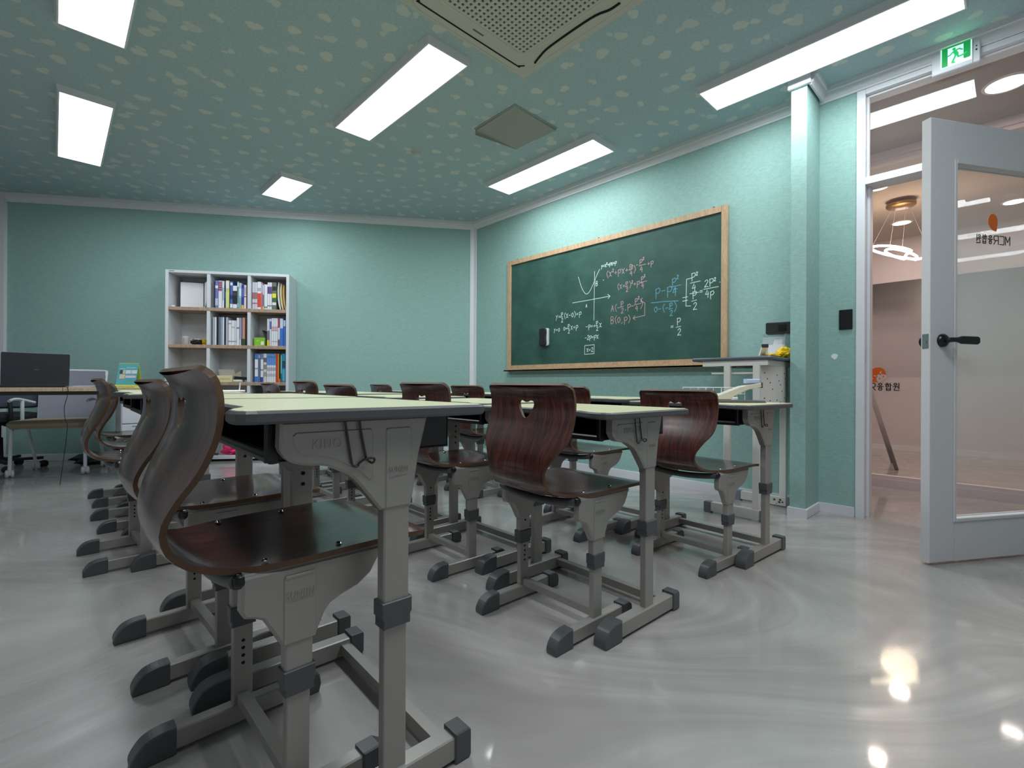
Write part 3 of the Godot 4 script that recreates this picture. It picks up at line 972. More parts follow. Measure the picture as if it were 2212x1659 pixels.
# ------------------------------------------------------------------ ceiling fittings
func ceiling_fittings() -> void:
	var t := thing("ceiling_air_conditioner", "large square white cassette air conditioner with a dark perforated grille", "air conditioner", Vector3(0, CEIL, 0))
	var ax0 := 1.18
	var ax1 := 2.12
	var az0 := -2.13
	var az1 := -1.19
	var c := Vector2((ax0 + ax1) / 2, (az0 + az1) / 2)
	var half := 0.47
	var st := begin()
	plan_prism(st, rrect(c.x - half, c.y - half, c.x + half, c.y + half, 0.012), -0.03, 0.0, 0.006)
	obj("panel", st, M.ac_plastic, t)
	st = begin()
	plan_prism(st, rrect(c.x - 0.40, c.y - 0.44, c.x + 0.42, c.y + 0.41, 0.10, 8), -0.042, -0.03, 0.008)
	obj("raised_frame", st, M.ac_plastic, t)
	# the grille: a lattice of bars over a dark well
	st = begin()
	var g := 0.285
	plan_prism(st, rrect(c.x - g, c.y - g, c.x + g, c.y + g, 0.035, 6), -0.0425, -0.041)
	obj("grille_well", st, M.ac_dark, t)
	var n := 20
	var bars := begin()
	for i in n + 1:
		var o := -g + 2 * g * i / n
		box(bars, Vector3(c.x + o - 0.0075, -0.052, c.y - g), Vector3(c.x + o + 0.0075, -0.0425, c.y + g))
		box(bars, Vector3(c.x - g, -0.0515, c.y + o - 0.0075), Vector3(c.x + g, -0.0425, c.y + o + 0.0075))
	var grille := obj("grille", bars, M.ac_plastic, t)
	grille.set_meta("kind", "stuff")
	st = begin()
	var rim := rrect(c.x - g - 0.012, c.y - g - 0.012, c.x + g + 0.012, c.y + g + 0.012, 0.045, 6)
	var rp := PackedVector3Array()
	for p in rim:
		rp.append(Vector3(p.x, -0.047, p.y))
	obj("grille_rim", one_tube(rp, 0.008, 6, true), M.ac_plastic, t)
	# curved air slots near the two edges in view
	for side in [-1, 1]:
		var pts := []
		if side < 0:
			pts = [Vector3(c.x + 0.37, -0.0425, c.y - 0.36), Vector3(c.x + 0.345, -0.0425, c.y - 0.385), Vector3(c.x + 0.30, -0.0425, c.y - 0.392), Vector3(c.x - 0.30, -0.0425, c.y - 0.392), Vector3(c.x - 0.345, -0.0425, c.y - 0.385), Vector3(c.x - 0.37, -0.0425, c.y - 0.36)]
		else:
			pts = [Vector3(c.x + 0.375, -0.0425, c.y - 0.30), Vector3(c.x + 0.375, -0.0425, c.y - 0.24), Vector3(c.x + 0.355, -0.0425, c.y - 0.14), Vector3(c.x + 0.352, -0.0425, c.y + 0.14), Vector3(c.x + 0.375, -0.0425, c.y + 0.24), Vector3(c.x + 0.375, -0.0425, c.y + 0.30)]
			pts[0] += Vector3(0.02, 0, 0)
		obj("air_slot", one_tube(curve3(pts, 5), 0.0042 if side < 0 else 0.007, 6), M.ac_dark, t)
	obj("name_badge", one_box(Vector3(c.x - 0.035, -0.0435, c.y - 0.350), Vector3(c.x + 0.035, -0.042, c.y - 0.340), 0.0005), flat(Color(0.35, 0.35, 0.35)), t)
	# square vent made of two shallow slopes
	var v := thing("ceiling_vent", "square grey folded vent cover on the ceiling above the chalkboard's left end", "vent", Vector3(2.52, CEIL, -2.615))
	st = begin()
	var h := 0.215
	var ridge0 := Vector3(-h, -0.05, -h)
	for f in [[Vector3(-h, 0, -h), Vector3(h, 0, -h), Vector3(h, -0.012, -h), Vector3(-h, -0.05, -h)]]:
		quad(st, f[0], f[1], f[2], f[3])
	var a := Vector3(-h, -0.010, h)
	var b := Vector3(h, -0.010, -h)
	var p0 := Vector3(-h, -0.022, -h)
	var p1 := Vector3(h, -0.022, h)
	tri(st, p0, a, p1)
	tri(st, p0, p1, b)
	for e in [[p0, b], [b, p1], [p1, a], [a, p0]]:
		quad(st, e[0], e[1], Vector3(e[1].x, 0, e[1].z), Vector3(e[0].x, 0, e[0].z))
	obj("cover", st, flat(Color(0.60, 0.605, 0.585), 0.7), v)
	var lip := begin()
	for e in [[-h - 0.008, -h - 0.008, h + 0.008, -h], [-h - 0.008, h, h + 0.008, h + 0.008], [-h - 0.008, -h, -h, h], [h, -h, h + 0.008, h]]:
		box(lip, Vector3(e[0], -0.008, e[1]), Vector3(e[2], 0, e[3]), 0.001)
	obj("lip", lip, flat(Color(0.62, 0.66, 0.65), 0.7), v)
	var s := thing("smoke_detector", "small white dome smoke detector on the ceiling beside the long middle panel light", "smoke detector", Vector3(2.19, CEIL, -3.455))
	obj("base", one_lathe([Vector2(0.0, -0.012), Vector2(0.05, -0.012), Vector2(0.054, 0.0)], 24), flat(Color(0.72, 0.76, 0.76)), s)
	obj("dome", one_lathe([Vector2(0.0, -0.04), Vector2(0.02, -0.039), Vector2(0.034, -0.03), Vector2(0.038, -0.012)], 24), flat(Color(0.72, 0.75, 0.76)), s)


# ------------------------------------------------------------------ school chair
var PROF: Array = [        # x, height over the seat, half width
	[-0.162, 0.358, 0.2], [-0.150, 0.345, 0.2], [-0.140, 0.325, 0.2], [-0.135, 0.298, 0.2], [-0.136, 0.262, 0.2], [-0.143, 0.228, 0.2], [-0.158, 0.19, 0.199], [-0.171, 0.16, 0.189], [-0.181, 0.135, 0.170],
	[-0.190, 0.105, 0.150], [-0.195, 0.08, 0.135], [-0.193, 0.058, 0.129], [-0.185, 0.038, 0.130], [-0.168, 0.020, 0.139], [-0.143, 0.008, 0.154], [-0.110, 0.001, 0.172], [-0.07, -0.002, 0.188], [0.0, -0.003, 0.198],
	[0.1, -0.002, 0.2], [0.2, -0.002, 0.2], [0.255, -0.006, 0.2], [0.292, -0.014, 0.2]]
var prof_pts := PackedVector3Array()
var prof_s := PackedFloat32Array()


func prof_init() -> void:
	var raw := []
	for p in PROF:
		raw.append(Vector3(p[0], p[1], p[2]))
	prof_pts = curve3(raw, 8)
	prof_s.append(0.0)
	for i in range(1, prof_pts.size()):
		var a := prof_pts[i - 1]
		var b := prof_pts[i]
		prof_s.append(prof_s[i - 1] + Vector2(a.x, a.y).distance_to(Vector2(b.x, b.y)))


func prof_at(s: float) -> Vector3:
	var i := clampi(prof_s.bsearch(s) - 1, 0, prof_s.size() - 2)
	var t := clampf((s - prof_s[i]) / maxf(prof_s[i + 1] - prof_s[i], 1e-6), 0, 1)
	return prof_pts[i].lerp(prof_pts[i + 1], t)


func shell_mid(s: float, w: float) -> Vector3:      # w in metres across
	var p := prof_at(s)
	var q := prof_at(minf(s + 0.004, prof_s[-1]))
	var o := prof_at(maxf(s - 0.004, 0.0))
	var t := Vector2(q.x - o.x, q.y - o.y).normalized()
	var nrm := Vector2(-t.y, t.x)          # towards the sitter
	var k := w / 0.2
	var up := smoothstep(0.62, 0.30, s)     # backrest share
	var bow := 0.016 * up * (k * k - 1.0) + 0.007 * (1.0 - up) * (k * k - 1.0) * smoothstep(0.86, 0.6, s)
	return Vector3(p.x + nrm.x * bow, p.y + nrm.y * bow, w)


func shell_frame(s: float, w: float) -> Array:
	var e := 0.003
	var L: float = prof_s[-1]
	var ds := shell_mid(minf(s + e, L), w) - shell_mid(maxf(s - e, 0), w)
	var dw := shell_mid(s, w + e) - shell_mid(s, w - e)
	return [shell_mid(s, w), dw.cross(ds).normalized()]


func half_width(s: float) -> float:
	var L: float = prof_s[-1]
	var h := prof_at(s).z
	var r := 0.034
	if s < r:
		h -= r - sqrt(maxf(0.0, r * r - (r - s) * (r - s)))
	r = 0.05
	if s > L - r:
		h -= r - sqrt(maxf(0.0, r * r - (r - (L - s)) * (r - (L - s))))
	return h


func make_shell() -> ArrayMesh:
	prof_init()
	var L: float = prof_s[-1]
	var rows := []
	for d in [0.0, 0.0015, 0.004, 0.009, 0.016, 0.025, 0.034]:
		rows.append(d)
	# the hole spans rows from h0 to h1
	var sh := [0.0, 0.0]
	for i in prof_pts.size():
		if prof_pts[i].y > 0.305:
			sh[0] = prof_s[i]
		if prof_pts[i].y > 0.228:
			sh[1] = prof_s[i]
	var h0: float = sh[0]
	var h1: float = sh[1]
	var i0 := rows.size()
	rows.append(h0 - 0.006)
	for k in range(1, 9):
		rows.append(h0 - 0.006 + (h1 - h0 + 0.014) * k / 8.0)
	var i1 := rows.size() - 1
	var s0: float = rows[-1]
	var n := 40
	for k in range(1, n + 1):
		rows.append(s0 + (L - 0.05 - s0) * k / n)
	for d in [0.038, 0.027, 0.017, 0.009, 0.004, 0.0015, 0.0]:
		rows.append(L - d)
	var cols := 16
	var wood := begin()
	var edge := begin()
	wood.set_smooth_group(0)
	var T := 0.0055
	var V := func(s: float, w: float, side: float) -> Array:
		var f := shell_frame(s, w)
		return [f[0] + f[1] * T * side, f[1] * side, Vector2(w / 0.42 + 0.5, s / 0.9)]
	var add := func(st: SurfaceTool, v: Array) -> void:
		st.set_normal(v[1])
		st.set_uv(v[2])
		st.add_vertex(v[0])
	var face := func(a: Vector2, b: Vector2, c: Vector2, d: Vector2) -> void:    # corners as (s, w)
		for side in [1.0, -1.0]:
			var q := [V.call(a.x, a.y, side), V.call(b.x, b.y, side), V.call(c.x, c.y, side), V.call(d.x, d.y, side)]
			var order := [0, 1, 2, 0, 2, 3] if side < 0 else [0, 2, 1, 0, 3, 2]
			for i in order:
				add.call(wood, q[i])
	var rim := func(a: Vector2, b: Vector2) -> void:
		var fa := shell_frame(a.x, a.y)
		var fb := shell_frame(b.x, b.y)
		quad(edge, fa[0] - fa[1] * T, fb[0] - fb[1] * T, fb[0] + fb[1] * T, fa[0] + fa[1] * T)
	# hole outline in (s, w)
	var hole := curve2([Vector2(0.0, 0.294), Vector2(0.014, 0.301), Vector2(0.028, 0.302), Vector2(0.037, 0.294), Vector2(0.036, 0.280), Vector2(0.027, 0.262), Vector2(0.017, 0.248), Vector2(0.010, 0.238), Vector2(0.0, 0.2335), Vector2(-0.010, 0.238), Vector2(-0.017, 0.248), Vector2(-0.027, 0.262), Vector2(-0.036, 0.280), Vector2(-0.037, 0.294), Vector2(-0.028, 0.302), Vector2(-0.014, 0.301)], 4, true)
	var hole_sw := PackedVector2Array()
	for p in hole:
		var t := (0.305 - p.y) / (0.305 - 0.228)
		hole_sw.append(Vector2(h0 + t * (h1 - h0), p.x))
	var jw := 3                      # hole block covers cols 8-3 .. 8+3
	for i in rows.size() - 1:
		var a: float = rows[i]
		var b: float = rows[i + 1]
		var ha := half_width(a)
		var hb := half_width(b)
		for j in cols:
			if i >= i0 and i < i1 and j >= cols / 2 - jw and j < cols / 2 + jw:
				continue
			var u0 := -1.0 + 2.0 * j / cols
			var u1 := -1.0 + 2.0 * (j + 1) / cols
			face.call(Vector2(a, u0 * ha), Vector2(a, u1 * ha), Vector2(b, u1 * hb), Vector2(b, u0 * hb))
		rim.call(Vector2(b, -hb), Vector2(a, -ha))
		rim.call(Vector2(a, ha), Vector2(b, hb))
	rim.call(Vector2(0, -half_width(0)), Vector2(0, half_width(0)))
	rim.call(Vector2(L, half_width(L)), Vector2(L, -half_width(L)))
	# block border, walked round, joined to the hole outline
	var border := PackedVector2Array()
	for j in range(cols / 2 - jw, cols / 2 + jw):
		border.append(Vector2(rows[i0], (-1.0 + 2.0 * j / cols) * half_width(rows[i0])))
	for i in range(i0, i1):
		border.append(Vector2(rows[i], (2.0 * jw / cols) * half_width(rows[i])))
	for j in range(cols / 2 + jw, cols / 2 - jw, -1):
		border.append(Vector2(rows[i1], (-1.0 + 2.0 * j / cols) * half_width(rows[i1])))
	for i in range(i1, i0, -1):
		border.append(Vector2(rows[i], (-2.0 * jw / cols) * half_width(rows[i])))
	var cen := Vector2((h0 + h1) / 2 - 0.006, 0)
	var ring := PackedVector2Array()
	for p in border:                 # point of the outline in the same direction
		var d := (p - cen).normalized()
		var best := cen
		for i in hole_sw.size():
			var hit = Geometry2D.segment_intersects_segment(cen, cen + d * 0.2, hole_sw[i], hole_sw[(i + 1) % hole_sw.size()])
			if hit != null and hit.distance_to(cen) > best.distance_to(cen):
				best = hit
		ring.append(best)
	var steps := 3
	for i in border.size():
		var j := (i + 1) % border.size()
		for k in steps:
			var t0 := float(k) / steps
			var t1 := float(k + 1) / steps
			face.call(border[i].lerp(ring[i], t0), border[j].lerp(ring[j], t0), border[j].lerp(ring[j], t1), border[i].lerp(ring[i], t1))
		rim.call(ring[j], ring[i])
	var mesh := wood.commit()
	edge.generate_normals()
	edge.commit(mesh)
	mesh.surface_set_material(0, M.shell_wood)
	mesh.surface_set_material(1, M.ply_edge)
	return mesh


func text_mesh(s: String, height: float, depth: float) -> TextMesh:
	var t := TextMesh.new()
	var f := SystemFont.new()
	f.font_names = PackedStringArray(["Droid Sans"])
	t.font = f
	t.text = s
	t.font_size = 32
	t.pixel_size = height / 24.0
	t.depth = depth
	t.curve_step = 4.0
	return t


func foot_cap(len_: float, h: float, w: float) -> SurfaceTool:       # tip at x = 0, towards -x
	var p := curve2([Vector2(0.002, 0.0), Vector2(0.0, 0.012), Vector2(0.004, h * 0.45), Vector2(0.022, h * 0.82), Vector2(len_ * 0.6, h * 0.98), Vector2(len_, h)], 4)
	p.append(Vector2(len_, 0.0))
	return one_prism(p, -w / 2, w / 2, Transform3D.IDENTITY, 0.003)


func leg_holes(x: float, ys: Array, z: float, r: float) -> SurfaceTool:
	var st := begin()
	for y in ys:
		prism(st, circle(r, 12, Vector2(x, y)), z - 0.0006, z + 0.0006)
	return st


var CHAIR := []      # [name, mesh, material, moves with the seat, position, parent index]


func chair_part(called: String, what, m: Material, rises: bool, at := Vector3.ZERO, under := -1) -> int:
	CHAIR.append([called, mesh_of(what), m, rises, at, under])
	return CHAIR.size() - 1


func build_chair_parts() -> void:
	var S := 0.468
	chair_part("shell", make_shell(), null, true, Vector3(0, S, 0))
	for s in [1.0, -1.0]:
		var z: float = 0.176 * s
		var bracket := [Vector2(-0.098, S - 0.012), Vector2(-0.100, S - 0.075), Vector2(-0.094, S - 0.086)]
		bracket.append_array([Vector2(-0.078, S - 0.091), Vector2(-0.064, S - 0.098), Vector2(-0.052, S - 0.118), Vector2(-0.030, S - 0.158), Vector2(0.030, S - 0.158), Vector2(0.048, S - 0.118), Vector2(0.060, S - 0.104), Vector2(0.084, S - 0.094), Vector2(0.118, S - 0.085), Vector2(0.146, S - 0.066), Vector2(0.164, S - 0.036), Vector2(0.167, S - 0.014)])
		var st := begin()
		prism(st, PackedVector2Array(bracket), z - 0.015, z + 0.015, Transform3D.IDENTITY, 0.005)
		tube(st, PackedVector3Array([Vector3(-0.097, S - 0.017, z), Vector3(0.172, S - 0.019, z)]), 0.0125, 10)
		var k := chair_part("seat_bracket", st, M.silver_paint, true)
		st = begin()
		var zf: float = z + 0.015 * s
		prism(st, PackedVector2Array([Vector2(-0.029, S - 0.155), Vector2(0.029, S - 0.155), Vector2(0.029, S - 0.03), Vector2(-0.029, S - 0.03)]), minf(zf - 0.002 * s, zf + 0.0022 * s), maxf(zf - 0.002 * s, zf + 0.0022 * s), Transform3D.IDENTITY, 0.0012)
		prism(st, rect(-0.027, S - 0.034, 0.027, S - 0.028), minf(zf, zf + 0.004 * s), maxf(zf, zf + 0.004 * s), Transform3D.IDENTITY, 0.001)
		chair_part("raised_plate", st, M.silver_paint, true, Vector3.ZERO, k)
		if s > 0:
			chair_part("embossed_lettering", text_mesh("SUNJIN", 0.0125, 0.0016), M.silver_paint, true, Vector3(0.0, S - 0.066, zf + 0.0026), k)
			chair_part("embossed_line", one_box(Vector3(-0.023, S - 0.0765, zf + 0.002), Vector3(0.023, S - 0.075, zf + 0.0032)), M.silver_paint, true, Vector3.ZERO, k)
		st = begin()
		box(st, Vector3(-0.0255, 0.232, z - 0.013), Vector3(0.0255, S - 0.15, z + 0.013), 0.003)
		chair_part("upper_leg", st, M.silver_paint, true)
		st = begin()
		prism(st, PackedVector2Array([Vector2(-0.0295, 0.262), Vector2(0.0295, 0.262), Vector2(0.0295, 0.232), Vector2(0.0265, 0.228), Vector2(0.0265, 0.214), Vector2(-0.0265, 0.214), Vector2(-0.0265, 0.228), Vector2(-0.0295, 0.232)]), z - 0.0175, z + 0.0175, Transform3D.IDENTITY, 0.002)
		chair_part("collar", st, M.grey_plastic, true)
		var low := chair_part("lower_leg", one_box(Vector3(-0.0215, 0.05, z - 0.0105), Vector3(0.0215, 0.30, z + 0.0105), 0.002), M.silver_paint, false)
		chair_part("adjustment_holes", leg_holes(0.0, [0.30, 0.318, 0.336, 0.354, 0.372, 0.39], z - 0.013 * s, 0.0042), M.hole_dark, true)
		chair_part("adjustment_holes", leg_holes(0.0, [0.20, 0.182, 0.164, 0.146], z - 0.0105 * s, 0.004), M.hole_dark, false, Vector3.ZERO, low)
		chair_part("foot_rail", one_box(Vector3(-0.15, 0.008, z - 0.0165), Vector3(0.16, 0.052, z + 0.0165), 0.003), M.silver_paint, false)
		chair_part("foot_cap", foot_cap(0.082, 0.06, 0.042), M.grey_plastic, false, Vector3(-0.216, 0, z))
		st = begin()
		prism(st, PackedVector2Array([Vector2(0.128, 0.0), Vector2(0.182, 0.0), Vector2(0.187, 0.02), Vector2(0.183, 0.045), Vector2(0.165, 0.058), Vector2(0.128, 0.058)]), z - 0.021, z + 0.021, Transform3D.IDENTITY, 0.003)
		chair_part("rear_foot_cap", st, M.grey_plastic, false)
		for x in [-0.055, 0.085]:
			chair_part("screw", one_lathe([Vector2(0, 0.004), Vector2(0.004, 0.0035), Vector2(0.0065, 0.0)], 12), M.chrome, true, Vector3(x, S + 0.003, 0.168 * s))
	chair_part("cross_bar", one_box(Vector3(-0.013, 0.052, -0.166), Vector3(0.013, 0.076, 0.166), 0.003), M.silver_paint, false)
	var sag := []
	for i in 9:
		var u := -1.0 + i * 0.25
		sag.append(Vector3(-0.104 - 0.012 * (1.0 - u * u), S - 0.021 - 0.014 * (1.0 - u * u), 0.178 * u))
	chair_part("seat_rail", one_tube(curve3(sag, 2), 0.013, 10), M.grey_plastic, true)
	chair_part("seat_rail", one_tube(PackedVector3Array([Vector3(0.14, S - 0.024, -0.17), Vector3(0.14, S - 0.024, 0.17)]), 0.012, 8), M.silver_paint, true)
	for s in [1.0, -1.0]:
		chair_part("rail_plug", one_lathe([Vector2(0, 0.012), Vector2(0.011, 0.01), Vector2(0.0145, 0.004), Vector2(0.0145, -0.006)], 14, Transform3D(Basis(Vector3(0, 0, 1), Vector3(-1, 0, 0), Vector3(0, -1, 0)), Vector3(-0.1, S - 0.02, 0.176 * s))), M.black_plastic, true)


func assemble(parts: Array, root: Node3D, rise: float) -> void:
	var made := []
	for p in parts:
		var under: int = p[5]
		var o := MeshInstance3D.new()
		o.mesh = p[1]
		if p[2] != null:
			o.material_override = p[2]
		var at: Vector3 = p[4]
		if under < 0:
			at.y += rise if p[3] else 0.0
		elif p[3] and not parts[under][3]:
			at.y += rise
		o.position = at
		put(o, p[0], root if under < 0 else made[under])
		made.append(o)


func chair(label: String, x: float, z: float, yaw: float, rise := 0.0) -> Node3D:
	var t := thing("school_chair", label, "chair", Vector3(x, 0, z), deg_to_rad(yaw), "brown plywood school chairs in the classroom")
	assemble(CHAIR, t, rise)
	return t


# ------------------------------------------------------------------ school desk
var DESK := []


func desk_part(called: String, what, m: Material, rises: bool, at := Vector3.ZERO, under := -1) -> int:
	DESK.append([called, mesh_of(what), m, rises, at, under])
	return DESK.size() - 1


func top_outline(grow: float) -> PackedVector2Array:      # x towards the chalkboard, y is z
	var o := PackedVector2Array()
	var hz := 0.3275 + grow
	var xr := 0.197 + grow
	var r := 0.022
	for k in 5:
		var a := -PI / 2 + k * PI / 8
		o.append(Vector2(xr - r + r * cos(a), -hz + r + r * sin(a)))
	for k in 5:
		var a := k * PI / 8
		o.append(Vector2(xr - r + r * cos(a), hz - r + r * sin(a)))
	for p in [Vector2(-0.262, hz), Vector2(-0.278, hz - 0.003), Vector2(-0.290 - grow * 0.7, hz - 0.014), Vector2(-0.294 - grow, hz - 0.030)]:
		o.append(p)
	for i in 25:
		var zz := 0.285 - 0.57 * i / 24.0
		var k := 1.0 - smoothstep(0.15, 0.272, absf(zz))
		o.append(Vector2(-0.294 - grow + 0.044 * k, zz))
	for p in [Vector2(-0.294 - grow, -hz + 0.030), Vector2(-0.290 - grow * 0.7, -hz + 0.014), Vector2(-0.278, -hz + 0.003), Vector2(-0.262, -hz)]:
		o.append(p)
	return o


func build_desk_parts() -> void:
	var Y := 0.74
	var st := begin()
	plan_prism(st, top_outline(0.0), Y - 0.022, Y - 0.0004, 0.0045)
	var edge := desk_part("edge_band", st, M.edge_rubber, true)
	st = begin()
	plan_prism(st, top_outline(-0.0075), Y - 0.012, Y + 0.0004, 0.0006)
	desk_part("desktop", st, M.desk_top, true)
	# book tray, open towards the chair
	st = begin()
	var y0 := Y - 0.096
	var y1 := Y - 0.024
	box(st, Vector3(-0.215, y0, -0.243), Vector3(0.15, y0 + 0.007, 0.243), 0.002)
	box(st, Vector3(0.143, y0, -0.243), Vector3(0.15, y1, 0.243), 0.002)
	box(st, Vector3(-0.215, y0, 0.235), Vector3(0.15, y1, 0.243), 0.002)
	box(st, Vector3(-0.215, y0, -0.243), Vector3(0.15, y1, -0.235), 0.002)
	prism(st, curve2([Vector2(-0.222, y0 - 0.002), Vector2(-0.228, y0 + 0.008), Vector2(-0.222, y0 + 0.018), Vector2(-0.212, y0 + 0.012), Vector2(-0.205, y0)], 3, true), -0.243, 0.243)
	for s in [-1.0, 1.0]:
		prism(st, rect(-0.228, y0, -0.205, y1), 0.236 * s - 0.008, 0.236 * s + 0.008, Transform3D.IDENTITY, 0.003)
	var tray := desk_part("book_tray", st, M.tray_plastic, true)
	desk_part("tray_liner", one_box(Vector3(-0.195, y0 + 0.007, -0.232), Vector3(0.14, y0 + 0.0085, 0.232)), M.tray_liner, true, Vector3.ZERO, tray)
	for s in [1.0, -1.0]:
		var z: float = 0.2725 * s
		var b := [Vector2(-0.217, Y - 0.022), Vector2(-0.218, Y - 0.066)]
		b.append_array(Array(curve2([Vector2(-0.215, Y - 0.074), Vector2(-0.205, Y - 0.087), Vector2(-0.190, Y - 0.096), Vector2(-0.168, Y - 0.1005), Vector2(-0.142, Y - 0.104), Vector2(-0.117, Y - 0.115), Vector2(-0.093, Y - 0.130), Vector2(-0.074, Y - 0.151), Vector2(-0.035, Y - 0.201)], 4)))
		b.append_array([Vector2(0.030, Y - 0.203), Vector2(0.034, Y - 0.19), Vector2(0.049, Y - 0.100), Vector2(0.062, Y - 0.052), Vector2(0.069, Y - 0.022)])
		var k := desk_part("leg_bracket", one_prism(PackedVector2Array(b), z - 0.016, z + 0.016, Transform3D.IDENTITY, 0.0045), M.silver_paint, true)
		var zf: float = z + 0.016 * s
		var za := minf(zf - 0.003 * s, zf + 0.0022 * s)
		var zb := maxf(zf - 0.003 * s, zf + 0.0022 * s)
		st = begin()
		var pl := curve2([Vector2(-0.198, Y - 0.060), Vector2(-0.190, Y - 0.074), Vector2(-0.178, Y - 0.082), Vector2(-0.142, Y - 0.087), Vector2(-0.112, Y - 0.099), Vector2(-0.084, Y - 0.116), Vector2(-0.060, Y - 0.138)], 3)
		pl.append_array(PackedVector2Array([Vector2(-0.055, Y - 0.138), Vector2(-0.052, Y - 0.130), Vector2(-0.053, Y - 0.045), Vector2(-0.057, Y - 0.041), Vector2(-0.192, Y - 0.041), Vector2(-0.198, Y - 0.046)]))
		prism(st, pl, za, zb, Transform3D.IDENTITY, 0.002)
		desk_part("raised_plate", st, M.silver_paint, true, Vector3.ZERO, k)
		desk_part("raised_plate", one_prism(PackedVector2Array([Vector2(-0.026, Y - 0.198), Vector2(0.028, Y - 0.198), Vector2(0.030, Y - 0.046), Vector2(0.026, Y - 0.042), Vector2(-0.022, Y - 0.042), Vector2(-0.026, Y - 0.046)]), za, zb, Transform3D.IDENTITY, 0.002), M.silver_paint, true, Vector3.ZERO, k)
		if s > 0:
			desk_part("embossed_lettering", text_mesh("KINO", 0.017, 0.0018), M.silver_paint, true, Vector3(-0.140, Y - 0.064, zf + 0.0026), k)
			desk_part("embossed_lettering", text_mesh("Y", 0.017, 0.0018), M.silver_paint, true, Vector3(-0.079, Y - 0.061, zf + 0.0026), k)
			desk_part("embossed_lettering", text_mesh("SUNJIN", 0.010, 0.0016), M.silver_paint, true, Vector3(0.001, Y - 0.124, zf + 0.0026), k)
			st = begin()
			ribbon(st, PackedVector2Array([Vector2(-0.018, Y - 0.139), Vector2(-0.004, Y - 0.1365), Vector2(0.019, Y - 0.135)]), 0.0016, zf, zf + 0.0034, Transform3D.IDENTITY)
			desk_part("embossed_line", st, M.silver_paint, true, Vector3.ZERO, k)
			var hk := []
			for p in [Vector2(-0.109, -0.026), Vector2(-0.106, -0.045), Vector2(-0.097, -0.098), Vector2(-0.094, -0.107), Vector2(-0.086, -0.1095), Vector2(-0.081, -0.103), Vector2(-0.072, -0.096), Vector2(-0.060, -0.095), Vector2(-0.056, -0.100), Vector2(-0.060, -0.105), Vector2(-0.067, -0.098), Vector2(-0.070, -0.090), Vector2(-0.079, -0.045), Vector2(-0.082, -0.026)]:
				hk.append(Vector3(p.x, Y + p.y, zf + 0.0065))
			hk[6].z += 0.006
			hk[7].z += 0.009
			hk[8].z += 0.009
			hk[9].z += 0.006
			desk_part("bag_hook", one_tube(curve3(hk, 4), 0.0022, 7), M.wire, true)
		desk_part("upper_leg", one_box(Vector3(-0.0275, Y - 0.43, z - 0.0145), Vector3(0.0275, Y - 0.19, z + 0.0145), 0.003), M.silver_paint, true)
		st = begin()
		prism(st, PackedVector2Array([Vector2(-0.0325, Y - 0.382), Vector2(0.0325, Y - 0.382), Vector2(0.0325, Y - 0.412), Vector2(0.029, Y - 0.416), Vector2(0.029, Y - 0.434), Vector2(-0.029, Y - 0.434), Vector2(-0.029, Y - 0.416), Vector2(-0.0325, Y - 0.412)]), z - 0.0195, z + 0.0195, Transform3D.IDENTITY, 0.002)
		desk_part("collar", st, M.grey_plastic, true)
		desk_part("lower_leg", one_box(Vector3(-0.0245, 0.055, z - 0.0115), Vector3(0.0245, Y - 0.36, z + 0.0115), 0.002), M.silver_paint, false)
		desk_part("adjustment_holes", leg_holes(0.0, [Y - 0.12, Y - 0.15, Y - 0.18, Y - 0.21, Y - 0.24], z - 0.016 * s, 0.0052), M.hole_dark, true)
		desk_part("foot_rail", one_box(Vector3(-0.19, 0.008, z - 0.02), Vector3(0.165, 0.058, z + 0.02), 0.003), M.silver_paint, false)
		desk_part("foot_cap", foot_cap(0.088, 0.067, 0.05), M.grey_plastic, false, Vector3(-0.262, 0, z))
		st = begin()
		prism(st, PackedVector2Array([Vector2(0.138, 0.0), Vector2(0.176, 0.0), Vector2(0.180, 0.006), Vector2(0.180, 0.058), Vector2(0.174, 0.066), Vector2(0.138, 0.066)]), z - 0.025, z + 0.025, Transform3D.IDENTITY, 0.003)
		desk_part("rear_foot_cap", st, M.grey_plastic, false)
	desk_part("cross_bar", one_box(Vector3(0.110, 0.018, -0.255), Vector3(0.136, 0.046, 0.255), 0.003), M.silver_paint, false)


func desk(label: String, x: float, z: float, yaw: float, height := 0.74) -> Node3D:
	var t := thing("school_desk", label, "desk", Vector3(x, 0, z), deg_to_rad(yaw), "cream topped school desks in the classroom")
	assemble(DESK, t, height - 0.74)
	return t


